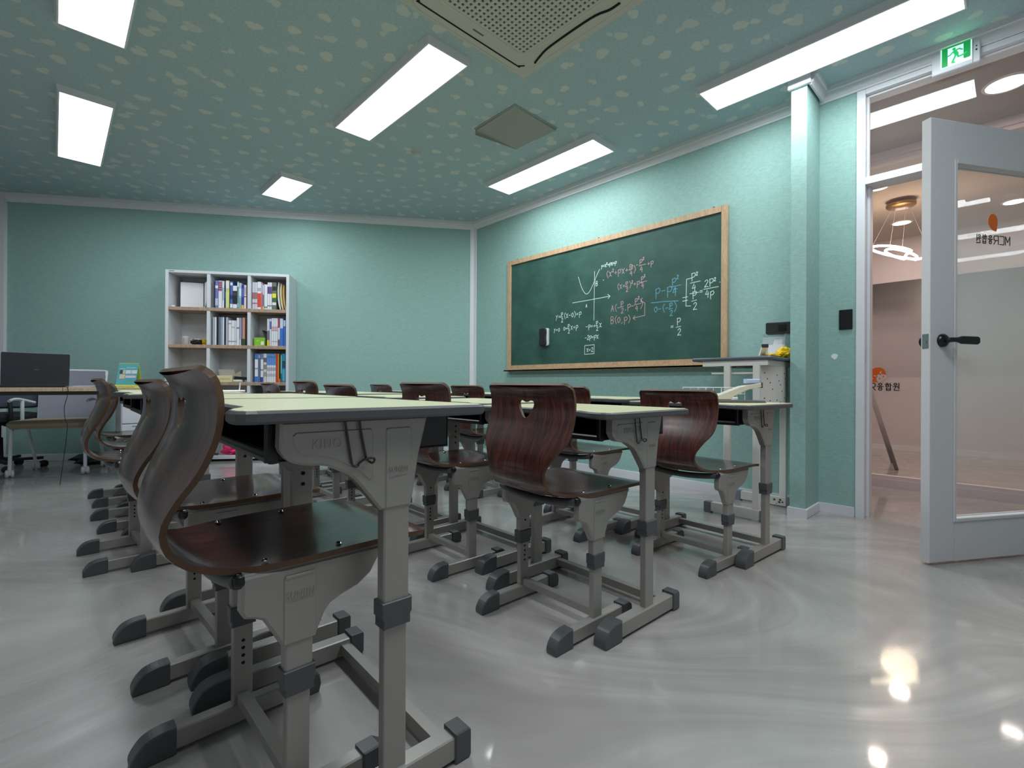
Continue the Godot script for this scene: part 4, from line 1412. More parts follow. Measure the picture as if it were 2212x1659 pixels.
func furniture() -> void:
	build_chair_parts()
	build_desk_parts()
	desk("nearest school desk with cream top and grey legs, right in front of the camera", 0.503, -1.13, -2.0, 0.777)
	desk("school desk touching the far side of the nearest desk", 0.535, -1.80, -1.0, 0.778)
	desk("school desk third from the camera in the left column, beyond a gap", 0.515, -2.92, -1.0, 0.772)
	desk("school desk fourth from the camera in the left column", 0.545, -3.60, 0.0, 0.765)
	desk("last school desk of the left column, before the laptop table", 0.585, -4.32, 0.0, 0.765)
	desk("front school desk of the middle column, its whole side facing the camera", 1.505, -1.155, -2.0, 0.7365)
	desk("second school desk of the middle column, behind the chair with the big backrest", 1.60, -1.87, -1.0, 0.74)
	desk("third school desk of the middle column", 1.56, -2.54, -1.0, 0.75)
	desk("fourth school desk of the middle column", 1.63, -3.32, 0.0, 0.755)
	desk("last school desk of the middle column, nearest the slanted wall", 1.66, -3.99, 0.0, 0.755)
	desk("school desk beside the white lectern with a stapler on it", 2.515, -1.105, -4.0, 0.735)
	desk("second school desk of the right column, under the chalkboard", 2.52, -1.775, -1.0, 0.745)
	desk("third school desk of the right column, under the chalkboard's left half", 2.62, -2.86, -1.0, 0.75)
	desk("fourth school desk of the right column, just before the last one", 2.64, -3.53, 0.0, 0.75)
	desk("school desk farthest in the right column, tucked toward the corner under the slanted wall", 2.66, -4.19, 0.0, 0.75)
	chair("nearest brown school chair, its glossy seat tucked under the nearest desk", 0.337, -1.12, 0.5, 0.024)
	chair("brown school chair second from the camera in the left row of chairs", 0.362, -1.785, 2.0, 0.004)
	chair("brown school chair third in the left row, leftmost of the two nested backs", 0.305, -2.895, 1.5, 0.012)
	chair("brown school chair fourth in the left row, just right of the leftmost back", 0.385, -3.615, 2.0, -0.01)
	chair("brown school chair last in the left row, hidden behind the other chairs", 0.40, -4.34, 1.0, -0.005)
	chair("brown school chair in the middle with whole backrest and seat in view", 1.315, -1.14, -1.5, 0.0)
	chair("brown school chair just right of the nearest desk's far corner", 1.36, -1.85, -2.0, 0.003)
	chair("brown chair top showing above the middle of the nearest desk", 1.27, -2.53, -2.0, -0.008)
	chair("brown chair top left of centre, the taller one with a clear heart hole", 1.38, -3.32, -1.0, 0.012)
	chair("brown chair top in front of the bookshelf's lower right corner", 1.36, -3.98, -1.0, -0.004)
	chair("rightmost brown school chair, in front of the white lectern", 2.235, -1.075, -5.0, -0.024)
	chair("brown school chair mostly hidden behind the chair with the big backrest, its seat corner showing", 2.20, -1.75, -2.0, -0.012)
	chair("reddish brown chair top left of the big middle backrest, under the corner of the room", 2.40, -2.85, -2.0, -0.012)
	chair("brown chair top peeking out behind the chair by the nearest desk's corner", 2.36, -3.51, -1.0, 0.003)
	chair("small brown chair top far back, under the slanted wall right of centre", 2.40, -4.17, -1.0, -0.010)


# ------------------------------------------------------------------ chalkboard
var BZ0 := -3.835
var BY0 := 1.03
var BPX := 890.0
var board_img: Image
var chalk_noise: FastNoiseLite


func dab(z: float, y: float, r: float, c: Color, a: float) -> void:
	var px := (z - BZ0) * BPX
	var py := board_img.get_height() - (y - BY0) * BPX
	var R := int(r) + 1
	for dy in range(-R, R + 1):
		for dx in range(-R, R + 1):
			var x := int(px) + dx
			var yy := int(py) + dy
			if x < 0 or yy < 0 or x >= board_img.get_width() or yy >= board_img.get_height():
				continue
			var d := Vector2(px - x, py - yy).length()
			var k := clampf(r - d + 0.5, 0, 1) * a * clampf(0.85 + 0.5 * chalk_noise.get_noise_2d(x, yy), 0.2, 1)
			if k > 0:
				board_img.set_pixel(x, yy, board_img.get_pixel(x, yy).lerp(c, k))


func chalk(pts: PackedVector2Array, c: Color, r := 2.6, a := 0.55) -> void:
	for i in pts.size() - 1:
		var n := int(pts[i].distance_to(pts[i + 1]) * BPX / 1.3) + 1
		for k in n:
			var p := pts[i].lerp(pts[i + 1], float(k) / n)
			dab(p.x, p.y, r, c, a)


func hand() -> Dictionary:       # handwriting strokes in a unit box
	return {
		"p": [[0.1, 0.75, 0.12, -0.25], [0.1, 0.65, 0.4, 0.8, 0.55, 0.55, 0.35, 0.3, 0.12, 0.35]],
		"P": [[0.1, 1.0, 0.12, 0.0], [0.08, 0.95, 0.45, 1.0, 0.55, 0.75, 0.35, 0.5, 0.12, 0.5]],
		"x": [[0.05, 0.8, 0.25, 0.6, 0.3, 0.3, 0.1, 0.1], [0.55, 0.8, 0.35, 0.6, 0.3, 0.3, 0.55, 0.1]],
		"y": [[0.08, 0.75, 0.25, 0.4], [0.5, 0.8, 0.25, 0.3, 0.05, -0.2]],
		"A": [[0.05, 0.0, 0.28, 0.95, 0.52, 0.0], [0.12, 0.38, 0.45, 0.4]],
		"B": [[0.1, 0.0, 0.1, 0.95, 0.45, 0.9, 0.42, 0.6, 0.12, 0.52, 0.5, 0.4, 0.45, 0.06, 0.1, 0.0]],
		"0": [[0.3, 0.8, 0.08, 0.5, 0.25, 0.08, 0.5, 0.35, 0.45, 0.7, 0.3, 0.8]],
		"2": [[0.08, 0.75, 0.3, 0.95, 0.48, 0.75, 0.25, 0.35, 0.05, 0.05, 0.3, 0.1, 0.55, 0.05]],
		"4": [[0.3, 1.0, 0.06, 0.45, 0.5, 0.5], [0.42, 0.8, 0.38, 0.0]],
		"=": [[0.08, 0.55, 0.5, 0.58], [0.08, 0.35, 0.5, 0.38]],
		"+": [[0.08, 0.45, 0.5, 0.47], [0.29, 0.68, 0.28, 0.25]],
		"-": [[0.06, 0.45, 0.5, 0.47]],
		"(": [[0.4, 1.05, 0.15, 0.6, 0.38, -0.1]],
		")": [[0.1, 1.05, 0.38, 0.5, 0.12, -0.1]],
		",": [[0.2, 0.1, 0.12, -0.12]],
		".": [[0.2, 0.05, 0.24, 0.06]],
	}


func write(s: String, z: float, y: float, h: float, c: Color, slope := 0.0, pitch := 0.62) -> float:
	var g := hand()
	var x := z
	for ch in s:
		if ch == " ":
			x += h * 0.3
			continue
		var up := 0.0
		var sz := h
		var glyph := ch
		if ch == "^":               # a raised two
			glyph = "2"
			up = h * 0.62
			sz = h * 0.5
		for st in g[glyph]:
			var pts := []
			for i in range(0, st.size(), 2):
				pts.append(Vector2(x + st[i] * sz, y + up + st[i + 1] * sz + (x - z) * slope))
			chalk(curve2(pts, 4) if pts.size() > 2 and glyph != "A" and glyph != "4" else PackedVector2Array(pts), c)
		x += sz * pitch * (0.75 if glyph in "(),." else 1.0)
	return x


func frac(a: String, b: String, z: float, y: float, h: float, c: Color) -> float:
	var w := maxf(a.length(), b.length()) * h * 0.62
	write(a, z, y + h * 0.22, h, c)
	write(b, z + 0.1 * h, y - h * 1.15, h, c)
	chalk(PackedVector2Array([Vector2(z - 0.1 * h, y), Vector2(z + w, y + 0.1 * h)]), c)
	return z + w + h * 0.2


func line(pts: Array, c: Color, r := 2.6) -> void:
	var o := PackedVector2Array()
	for i in range(0, pts.size(), 2):
		o.append(Vector2(pts[i], pts[i + 1]))
	chalk(o, c, r, 0.6)


func chalkboard() -> void:
	var t := thing("chalkboard", "long dark green chalkboard in a pale wooden frame with a chalk parabola and fractions", "chalkboard", Vector3(WX, 0, 0))
	chalk_noise = noise(91, 0.35, 2)
	var W := 2047
	var Ht := 981
	board_img = Image.create(W, Ht, false, Image.FORMAT_RGB8)
	var sm := noise(92, 0.0035, 3)
	var sw := noise(93, 0.012, 3)
	var base := Color(0.185, 0.325, 0.29)
	for y in Ht:
		for x in W:
			var v := 0.045 * sm.get_noise_2d(x, y) + 0.03 * maxf(0.0, sw.get_noise_2d(x * 0.4 + y * 0.5, y * 1.2 - x * 0.3))
			board_img.set_pixel(x, y, Color(base.r + v, base.g + v, base.b + v))
	rng.seed = 17
	for k in 26:              # wiped arcs of old chalk
		var c := Vector2(rng.randf_range(-3.7, -1.65), rng.randf_range(1.1, 1.85))
		var r := rng.randf_range(0.1, 0.32)
		var a0 := rng.randf() * TAU
		var pts := PackedVector2Array()
		for i in 9:
			pts.append(c + Vector2(cos(a0 + i * 0.13), sin(a0 + i * 0.13)) * r)
		chalk(pts, Color(0.42, 0.54, 0.5), rng.randf_range(7, 16), 0.012)
	var wht := Color(0.88, 0.93, 0.91)
	var pink := Color(0.80, 0.62, 0.64)
	var blue := Color(0.42, 0.68, 0.78)
	# parabola and axes
	chalk(curve2([Vector2(-2.905, 1.861), Vector2(-2.87, 1.765), Vector2(-2.832, 1.70), Vector2(-2.797, 1.683), Vector2(-2.76, 1.715), Vector2(-2.715, 1.79), Vector2(-2.68, 1.855), Vector2(-2.655, 1.892)], 6), wht)
	line([-2.713, 1.882, -2.716, 1.65, -2.718, 1.423], wht)
	line([-2.975, 1.618, -2.76, 1.622, -2.54, 1.628], wht)
	line([-2.565, 1.648, -2.54, 1.628, -2.562, 1.608], wht)
	write("A", -2.815, 1.555, 0.032, wht)
	write("B", -2.703, 1.742, 0.045, wht)
	write("y=x^+px+p", -2.64, 1.895, 0.038, wht, 0.05, 0.52)
	line([-2.618, 1.785, -2.608, 1.785], pink, 4)
	var e := write("(x^+px+", -2.585, 1.80, 0.062, pink, 0.03)
	e = frac("p", "4", e + 0.005, 1.83, 0.048, pink)
	e = write("^)", e - 0.02, 1.80, 0.062, pink)
	write("-", -2.275, 1.84, 0.05, pink)
	e = frac("p^", "4", -2.24, 1.85, 0.052, pink)
	write("+p", -2.165, 1.83, 0.05, pink)
	e = write("(x+", -2.466, 1.675, 0.052, pink)
	e = frac("p", "2", e, 1.69, 0.042, pink)
	e = write(")^+p-", e, 1.675, 0.055, pink)
	frac("p^", "4", -2.225, 1.705, 0.048, pink)
	e = write("A(-", -2.53, 1.485, 0.06, pink)
	e = frac("p", "2", e, 1.515, 0.05, pink)
	e = write(",p-", e, 1.485, 0.06, pink)
	e = frac("p^", "4", e, 1.52, 0.052, pink)
	write(")", -2.235, 1.485, 0.075, pink)
	write("B(0,p)", -2.535, 1.375, 0.065, pink, -0.02)
	line([-2.225, 1.548, -2.184, 1.523, -2.187, 1.418, -2.30, 1.405], pink)
	line([-2.28, 1.425, -2.30, 1.405, -2.278, 1.388], pink)
	line([-2.21, 1.57, -2.225, 1.548, -2.212, 1.53], pink)
	write("p-p+", -2.09, 1.565, 0.085, blue)
	frac("p^", "4", -1.94, 1.625, 0.068, blue)
	line([-2.126, 1.517, -2.0, 1.514, -1.88, 1.505], blue)
	e = write("0-(-", -2.10, 1.43, 0.06, blue)
	e = frac("p", "2", e, 1.445, 0.05, blue)
	write(")", -1.925, 1.425, 0.075, blue)
	line([-1.77, 1.672, -1.812, 1.668, -1.817, 1.455, -1.775, 1.452], wht)
	line([-1.845, 1.525, -1.80, 1.527], wht)
	line([-1.845, 1.497, -1.80, 1.50], wht)
	frac("P^", "4", -1.775, 1.632, 0.062, wht)
	line([-1.785, 1.548, -1.71, 1.552], wht)
	frac("P", "2", -1.765, 1.487, 0.062, wht)
	write("=", -1.708, 1.53, 0.055, wht)
	frac("2P^", "4p", -1.668, 1.568, 0.06, wht)
	line([-1.548, 1.605, -1.545, 1.607], wht, 3)
	write("=", -1.95, 1.275, 0.055, wht)
	frac("P", "2", -1.895, 1.292, 0.06, wht)
	e = write("y=", -3.19, 1.475, 0.055, wht)
	e = frac("p", "2", e, 1.492, 0.045, wht)
	write("(x-0)+p", e, 1.475, 0.055, wht, 0.02)
	write("y=0", -3.215, 1.35, 0.045, wht)
	e = write("0=", -3.09, 1.355, 0.045, wht)
	e = frac("p", "2", e, 1.372, 0.042, wht)
	write("x+p", e, 1.355, 0.052, wht)
	e = write("-p=+", -2.815, 1.35, 0.048, wht)
	e = frac("p", "2", e, 1.372, 0.042, wht)
	write("x", e, 1.35, 0.055, wht)
	write("-2p=px", -2.825, 1.245, 0.048, wht, 0.02, 0.56)
	line([-2.823, 1.195, -2.713, 1.198, -2.715, 1.114, -2.825, 1.112, -2.823, 1.195], wht)
	write("x=2", -2.805, 1.13, 0.045, wht)
	var m := mat("slate", Color.WHITE, 0.5, 0, 0.4)
	m.albedo_texture = tex(board_img)
	var st := begin()
	var z0 := -3.835
	var z1 := -1.535
	var y0 := 1.03
	var y1 := 2.132
	box(st, Vector3(-0.012, y0, z0), Vector3(0.0, y1, z1))
	obj("backing", st, flat(Color(0.2, 0.3, 0.27)), t)
	st = begin()
	uv_quad(st, Vector3(-0.0125, y0, z0), Vector3(-0.0125, y0, z1), Vector3(-0.0125, y1, z1), Vector3(-0.0125, y1, z0))
	obj("writing_surface", st, m, t)
	for b in [[z0 - 0.055, y0 - 0.055, z0, y1 + 0.046], [z1, y0 - 0.055, z1 + 0.05, y1 + 0.046], [z0, y1, z1, y1 + 0.046], [z0, y0 - 0.055, z1, y0]]:
		obj("frame_rail", one_box(Vector3(-0.026, b[1], b[0]), Vector3(0, b[3], b[2]), 0.004), M.board_wood, t)
	st = begin()
	box(st, Vector3(-0.075, y0 - 0.064, z0 - 0.057), Vector3(0, y0 - 0.052, z1 + 0.052), 0.003)
	box(st, Vector3(-0.075, y0 - 0.064, z0 - 0.057), Vector3(-0.069, y0 - 0.044, z1 + 0.052), 0.002)
	obj("chalk_tray", st, M.board_wood, t)
	for z in [-3.755, -2.676, -1.6]:
		obj("hanger", one_box(Vector3(-0.006, y1 + 0.044, z - 0.006), Vector3(0, y1 + 0.06, z + 0.006), 0.001), M.wire, t)
	var er := thing("board_eraser", "black and white magnetic eraser stuck on the chalkboard's lower left", "eraser", Vector3(WX - 0.013, 1.306, -3.33))
	var f := Transform3D(Basis(Vector3(0, 0, 1), Vector3.UP, Vector3(-1, 0, 0)), Vector3.ZERO)
	obj("felt_base", one_prism(rrect(-0.048, -0.088, 0.058, 0.09, 0.018), 0.0, 0.022, f, 0.003), M.white_lacquer, er)
	obj("grip", one_prism(curve2([Vector2(-0.052, -0.06), Vector2(-0.04, -0.088), Vector2(0.03, -0.088), Vector2(0.043, -0.06), Vector2(0.038, 0.0), Vector2(0.043, 0.06), Vector2(0.03, 0.088), Vector2(-0.04, 0.088), Vector2(-0.052, 0.06), Vector2(-0.047, 0.0)], 4, true), 0.022, 0.046, f, 0.008), M.office_black, er)


# ------------------------------------------------------------------ lectern corner
func lectern_corner() -> void:
	var t := thing("lectern", "white metal lectern with grey top and curved perforated front beside the column", "lectern", Vector3(3.34, 0, -1.2))
	var st := begin()
	plan_prism(st, rrect(-0.27, -0.29, 0.27, 0.205, 0.02), 0.978, 1.0, 0.006)
	obj("top", st, M.lectern_top, t)
	st = begin()
	for b in [[-0.255, -0.22, -0.235, 0.18], [0.235, -0.22, 0.255, 0.18], [-0.235, 0.16, 0.235, 0.18], [-0.235, -0.22, 0.235, -0.2]]:
		box(st, Vector3(b[0], 0.945, b[1]), Vector3(b[2], 0.978, b[3]), 0.003)
	obj("top_frame", st, M.lectern_white, t)
	for x in [-0.245, 0.245]:
		for z in [-0.06, 0.115]:
			obj("post", one_box(Vector3(x - 0.014, 0.06, z - 0.021), Vector3(x + 0.014, 0.96, z + 0.021), 0.004), M.lectern_white, t)
		st = begin()
		box(st, Vector3(x - 0.02, 0.012, -0.16), Vector3(x + 0.02, 0.068, 0.14), 0.005)
		var foot := obj("foot_rail", st, M.lectern_white, t)
		obj("end_cap", one_box(Vector3(x - 0.021, 0.0, -0.205), Vector3(x + 0.021, 0.069, -0.155), 0.006), M.lectern_cap, foot)
		obj("end_cap", one_box(Vector3(x - 0.021, 0.0, 0.135), Vector3(x + 0.021, 0.069, 0.178), 0.006), M.lectern_cap, foot)
		if x > 0:
			st = begin()
			for k in 7:
				rng.seed = 100 + k
				prism(st, circle(rng.randf_range(0.003, 0.009), 7, Vector2(rng.randf_range(0.05, 0.12), rng.randf_range(0.02, 0.055))), -0.001, 0.0005, Transform3D(Basis(Vector3(0, 0, 1), Vector3.UP, Vector3(-1, 0, 0)), Vector3(x - 0.02, 0, 0)))
			obj("rust_spot", st, M.dirt, foot)
	# curved front, bowed towards the room
	st = begin()
	var arc := PackedVector2Array()
	var inner := []
	for i in 17:
		var u := -1.0 + i / 8.0
		arc.append(Vector2(0.235 * u, 0.128 + 0.055 * (1 - u * u)))
		inner.append(Vector2(0.235 * u, 0.122 + 0.055 * (1 - u * u)))
	inner.reverse()
	arc.append_array(PackedVector2Array(inner))
	plan_prism(st, arc, 0.70, 0.945)
	obj("curved_panel", st, M.lectern_white, t)
	st = begin()
	for row in [[0.90, 0], [0.865, 1], [0.84, 2], [0.80, 3], [0.745, 0], [0.73, 2]]:
		for c in 4:
			var u: float = -0.85 + c * 0.5 + 0.1 * row[1]
			var p := Vector3(0.235 * u, row[0] - 0.012 * (c % 2), 0.1285 + 0.055 * (1 - u * u))
			prism(st, circle(0.004, 8), -0.0005, 0.0008, Transform3D(Basis(Vector3.UP, atan2(0.11 * u, 0.235)), p))
	obj("perforations", st, M.hole_dark, t).set_meta("kind", "stuff")
	st = begin()
	box(st, Vector3(-0.235, 0.895, -0.17), Vector3(0.235, 0.905, 0.11), 0.002)
	obj("shelf_plate", st, M.lectern_white, t)
	st = begin()
	for z in [-0.205]:
		box(st, Vector3(-0.245, 0.52, z), Vector3(0.245, 0.55, z + 0.012), 0.002)
	# things on the lectern
	var pp := thing("paper_stack", "white sheets of paper lying on the grey lectern top", "paper", Vector3(3.33, 1.0, -1.22))
	for k in 4:
		obj("sheet", one_box(Vector3(-0.15, 0.0008 * k, -0.105), Vector3(0.15, 0.0008 * k + 0.0006, 0.105), 0, Transform3D(Basis(Vector3.UP, 0.25 * sin(k * 2.3)), Vector3(0.02 * cos(k * 1.7), 0, 0.03 * sin(k)))), M.paper, pp)
	var hp := thing("hole_punch", "cream handled hole punch with a dark grip and yellow wrapping, lying on the lectern's papers", "hole punch", Vector3(3.30, 1.004, -1.12), 0.45)
	obj("base", one_box(Vector3(-0.07, 0.0, -0.02), Vector3(0.07, 0.012, 0.02), 0.003), flat(Color(0.4, 0.4, 0.42)), hp)
	obj("handle", one_prism(PackedVector2Array([Vector2(0.07, 0.012), Vector2(0.05, 0.032), Vector2(-0.04, 0.062), Vector2(-0.085, 0.074), Vector2(-0.088, 0.058), Vector2(-0.03, 0.04), Vector2(0.03, 0.012)]), -0.018, 0.018, Transform3D.IDENTITY, 0.003), M.pale_beige, hp)
	obj("grip", one_prism(PackedVector2Array([Vector2(-0.075, 0.073), Vector2(-0.092, 0.078), Vector2(-0.096, 0.058), Vector2(-0.086, 0.056)]), -0.019, 0.019, Transform3D.IDENTITY, 0.002), M.office_black, hp)
	var yb := thing("yellow_wrapper", "crumpled yellow plastic wrapper at the right end of the lectern top", "wrapper", Vector3(3.47, 1.004, -1.045))
	obj("film", crumple(Vector3(0.055, 0.036, 0.045), 7, 0.24), M.yellow_film, yb)
	obj("film_tail", crumple(Vector3(0.12, 0.012, 0.03), 9, 0.3, Vector3(-0.12, 0, -0.03)), M.yellow_film, yb)
	var ac := thing("acrylic_holder", "clear acrylic box holding white tissue on the wall behind the lectern", "holder", Vector3(3.565, 1.001, -1.12))
	st = begin()
	for b in [[Vector3(-0.055, 0, 0.062), Vector3(0.055, 0.17, 0.065)], [Vector3(-0.055, 0, -0.075), Vector3(0.055, 0.17, -0.072)], [Vector3(-0.055, 0, -0.072), Vector3(-0.052, 0.15, 0.062)], [Vector3(0.052, 0, -0.072), Vector3(0.055, 0.17, 0.062)]]:
		box(st, b[0], b[1])
	obj("clear_box", st, M.acrylic, ac)
	obj("tissue_block", one_box(Vector3(-0.048, 0.002, -0.045), Vector3(0.048, 0.098, 0.058), 0.008), M.paper, ac)
	obj("tissue_tip", one_prism(PackedVector2Array([Vector2(-0.03, 0.096), Vector2(0.035, 0.096), Vector2(0.03, 0.13), Vector2(0.005, 0.138), Vector2(-0.012, 0.12)]), -0.02, 0.035, Transform3D.IDENTITY, 0.004), M.paper, ac)
	var bk := thing("black_box", "small black speaker shaped box on the clear tissue holder by the column", "box", Vector3(3.565, 1.172, -1.11))
	obj("case", one_prism(rrect(-0.075, 0, 0.075, 0.078, 0.008), -0.045, 0.045, Transform3D(Basis(Vector3.UP, PI / 2 + 0.2), Vector3.ZERO), 0.004), flat(Color(0.10, 0.11, 0.11), 0.4), bk)
	obj("window", one_prism(rrect(-0.05, 0.015, 0.0, 0.062, 0.004), -0.0475, -0.0445, Transform3D(Basis(Vector3.UP, PI / 2 + 0.2), Vector3.ZERO), 0.001), M.hole_dark, bk)
	# stapler and basket on the right desk
	var sp := thing("stapler", "large grey heavy duty stapler standing on the desk beside the lectern", "stapler", Vector3(2.50, 0.7354, -0.98), -0.72)
	obj("base", one_prism(PackedVector2Array([Vector2(-0.12, 0), Vector2(0.15, 0), Vector2(0.14, 0.012), Vector2(-0.11, 0.014)]), -0.025, 0.025, Transform3D.IDENTITY, 0.003), flat(Color(0.42, 0.41, 0.40)), sp)
	obj("arm", one_prism(PackedVector2Array([Vector2(-0.10, 0.014), Vector2(-0.105, 0.035), Vector2(0.02, 0.083), Vector2(0.125, 0.102), Vector2(0.13, 0.078), Vector2(0.06, 0.066), Vector2(-0.02, 0.028), Vector2(-0.03, 0.014)]), -0.02, 0.02, Transform3D.IDENTITY, 0.004), M.pale_beige, sp)
	obj("pad", one_box(Vector3(0.05, 0.098, -0.018), Vector3(0.12, 0.12, 0.018), 0.004), flat(Color(0.72, 0.78, 0.90)), sp)
	obj("tip", one_box(Vector3(0.122, 0.074, -0.021), Vector3(0.133, 0.103, 0.021), 0.003), flat(Color(0.33, 0.29, 0.26)), sp)
	var bs := thing("wire_basket", "white wire basket on the desk behind the stapler", "basket", Vector3(2.66, 0.7354, -1.16))
	st = begin()
	for y in [0.004, 0.04, 0.075]:
		tube(st, PackedVector3Array([Vector3(-0.1, y, -0.13), Vector3(0.1, y, -0.13), Vector3(0.1, y, 0.13), Vector3(-0.1, y, 0.13)]), 0.0022, 6, true)
	obj("rim_wires", st, M.white_lacquer, bs)
	st = begin()
	for k in 7:
		var z := -0.13 + 0.26 * k / 6.0
		tube(st, PackedVector3Array([Vector3(-0.1, 0.075, z), Vector3(-0.1, 0.004, z), Vector3(0.1, 0.004, z), Vector3(0.1, 0.075, z)]), 0.0014, 5)
	obj("ribs", st, M.white_lacquer, bs)
	obj("paper", one_box(Vector3(-0.085, 0.008, -0.11), Vector3(0.085, 0.022, 0.10), 0.002), M.paper, bs)


func crumple(size: Vector3, seed_: int, amt: float, at := Vector3.ZERO) -> SurfaceTool:
	var nz := noise(seed_, 1.1, 2)
	var st := begin()
	var P := func(i: int, j: int) -> Vector3:
		var th := PI * i / 10.0
		var ph := TAU * j / 16.0
		var d := Vector3(sin(th) * cos(ph), cos(th), sin(th) * sin(ph))
		var k := 1.0 + amt * 1.6 * nz.get_noise_3d(d.x * 2, d.y * 2, d.z * 2)
		var q := d * k * size
		q.y = maxf(q.y, -size.y * 0.98) + size.y
		return q + at
	for i in 10:
		for j in 16:
			quad(st, P.call(i, j), P.call(i, j + 1), P.call(i + 1, j + 1), P.call(i + 1, j))
	return st


# ------------------------------------------------------------------ bookshelf on the slanted wall
func on_back(t: float, y: float, n: float) -> Vector3:
	return BACK * Vector3(t, y, n)


func back_thing(called: String, label: String, category: String, t: float, y: float, n: float, group := "") -> Node3D:
	var o := thing(called, label, category, Vector3.ZERO, 0.0, group)
	o.transform = Transform3D(BACK.basis, on_back(t, y, n))
	return o


# a book standing with its spine out; bands: [from, to (share of height), colour]
func book(label: String, t0: float, t1: float, shelf: float, h: float, c: Color, bands := [], depth := 0.19, group := "books on the white bookshelf") -> void:
	var o := back_thing("book", label, "book", (t0 + t1) / 2, shelf, 0.27, group)
	var w := (t1 - t0) / 2 - 0.0006
	obj("cover", one_box(Vector3(-w, 0, -depth), Vector3(w, h, 0), minf(0.002, w * 0.3)), flat(c), o)
	obj("pages", one_box(Vector3(-w * 0.8, h - 0.002, -depth + 0.004), Vector3(w * 0.8, h + 0.0005, -0.006)), M.paper, o)
	for b in bands:
		obj("spine_band", one_box(Vector3(-w * 0.96, h * b[0], -0.001), Vector3(w * 0.96, h * b[1], 0.0008)), flat(b[2]), o)


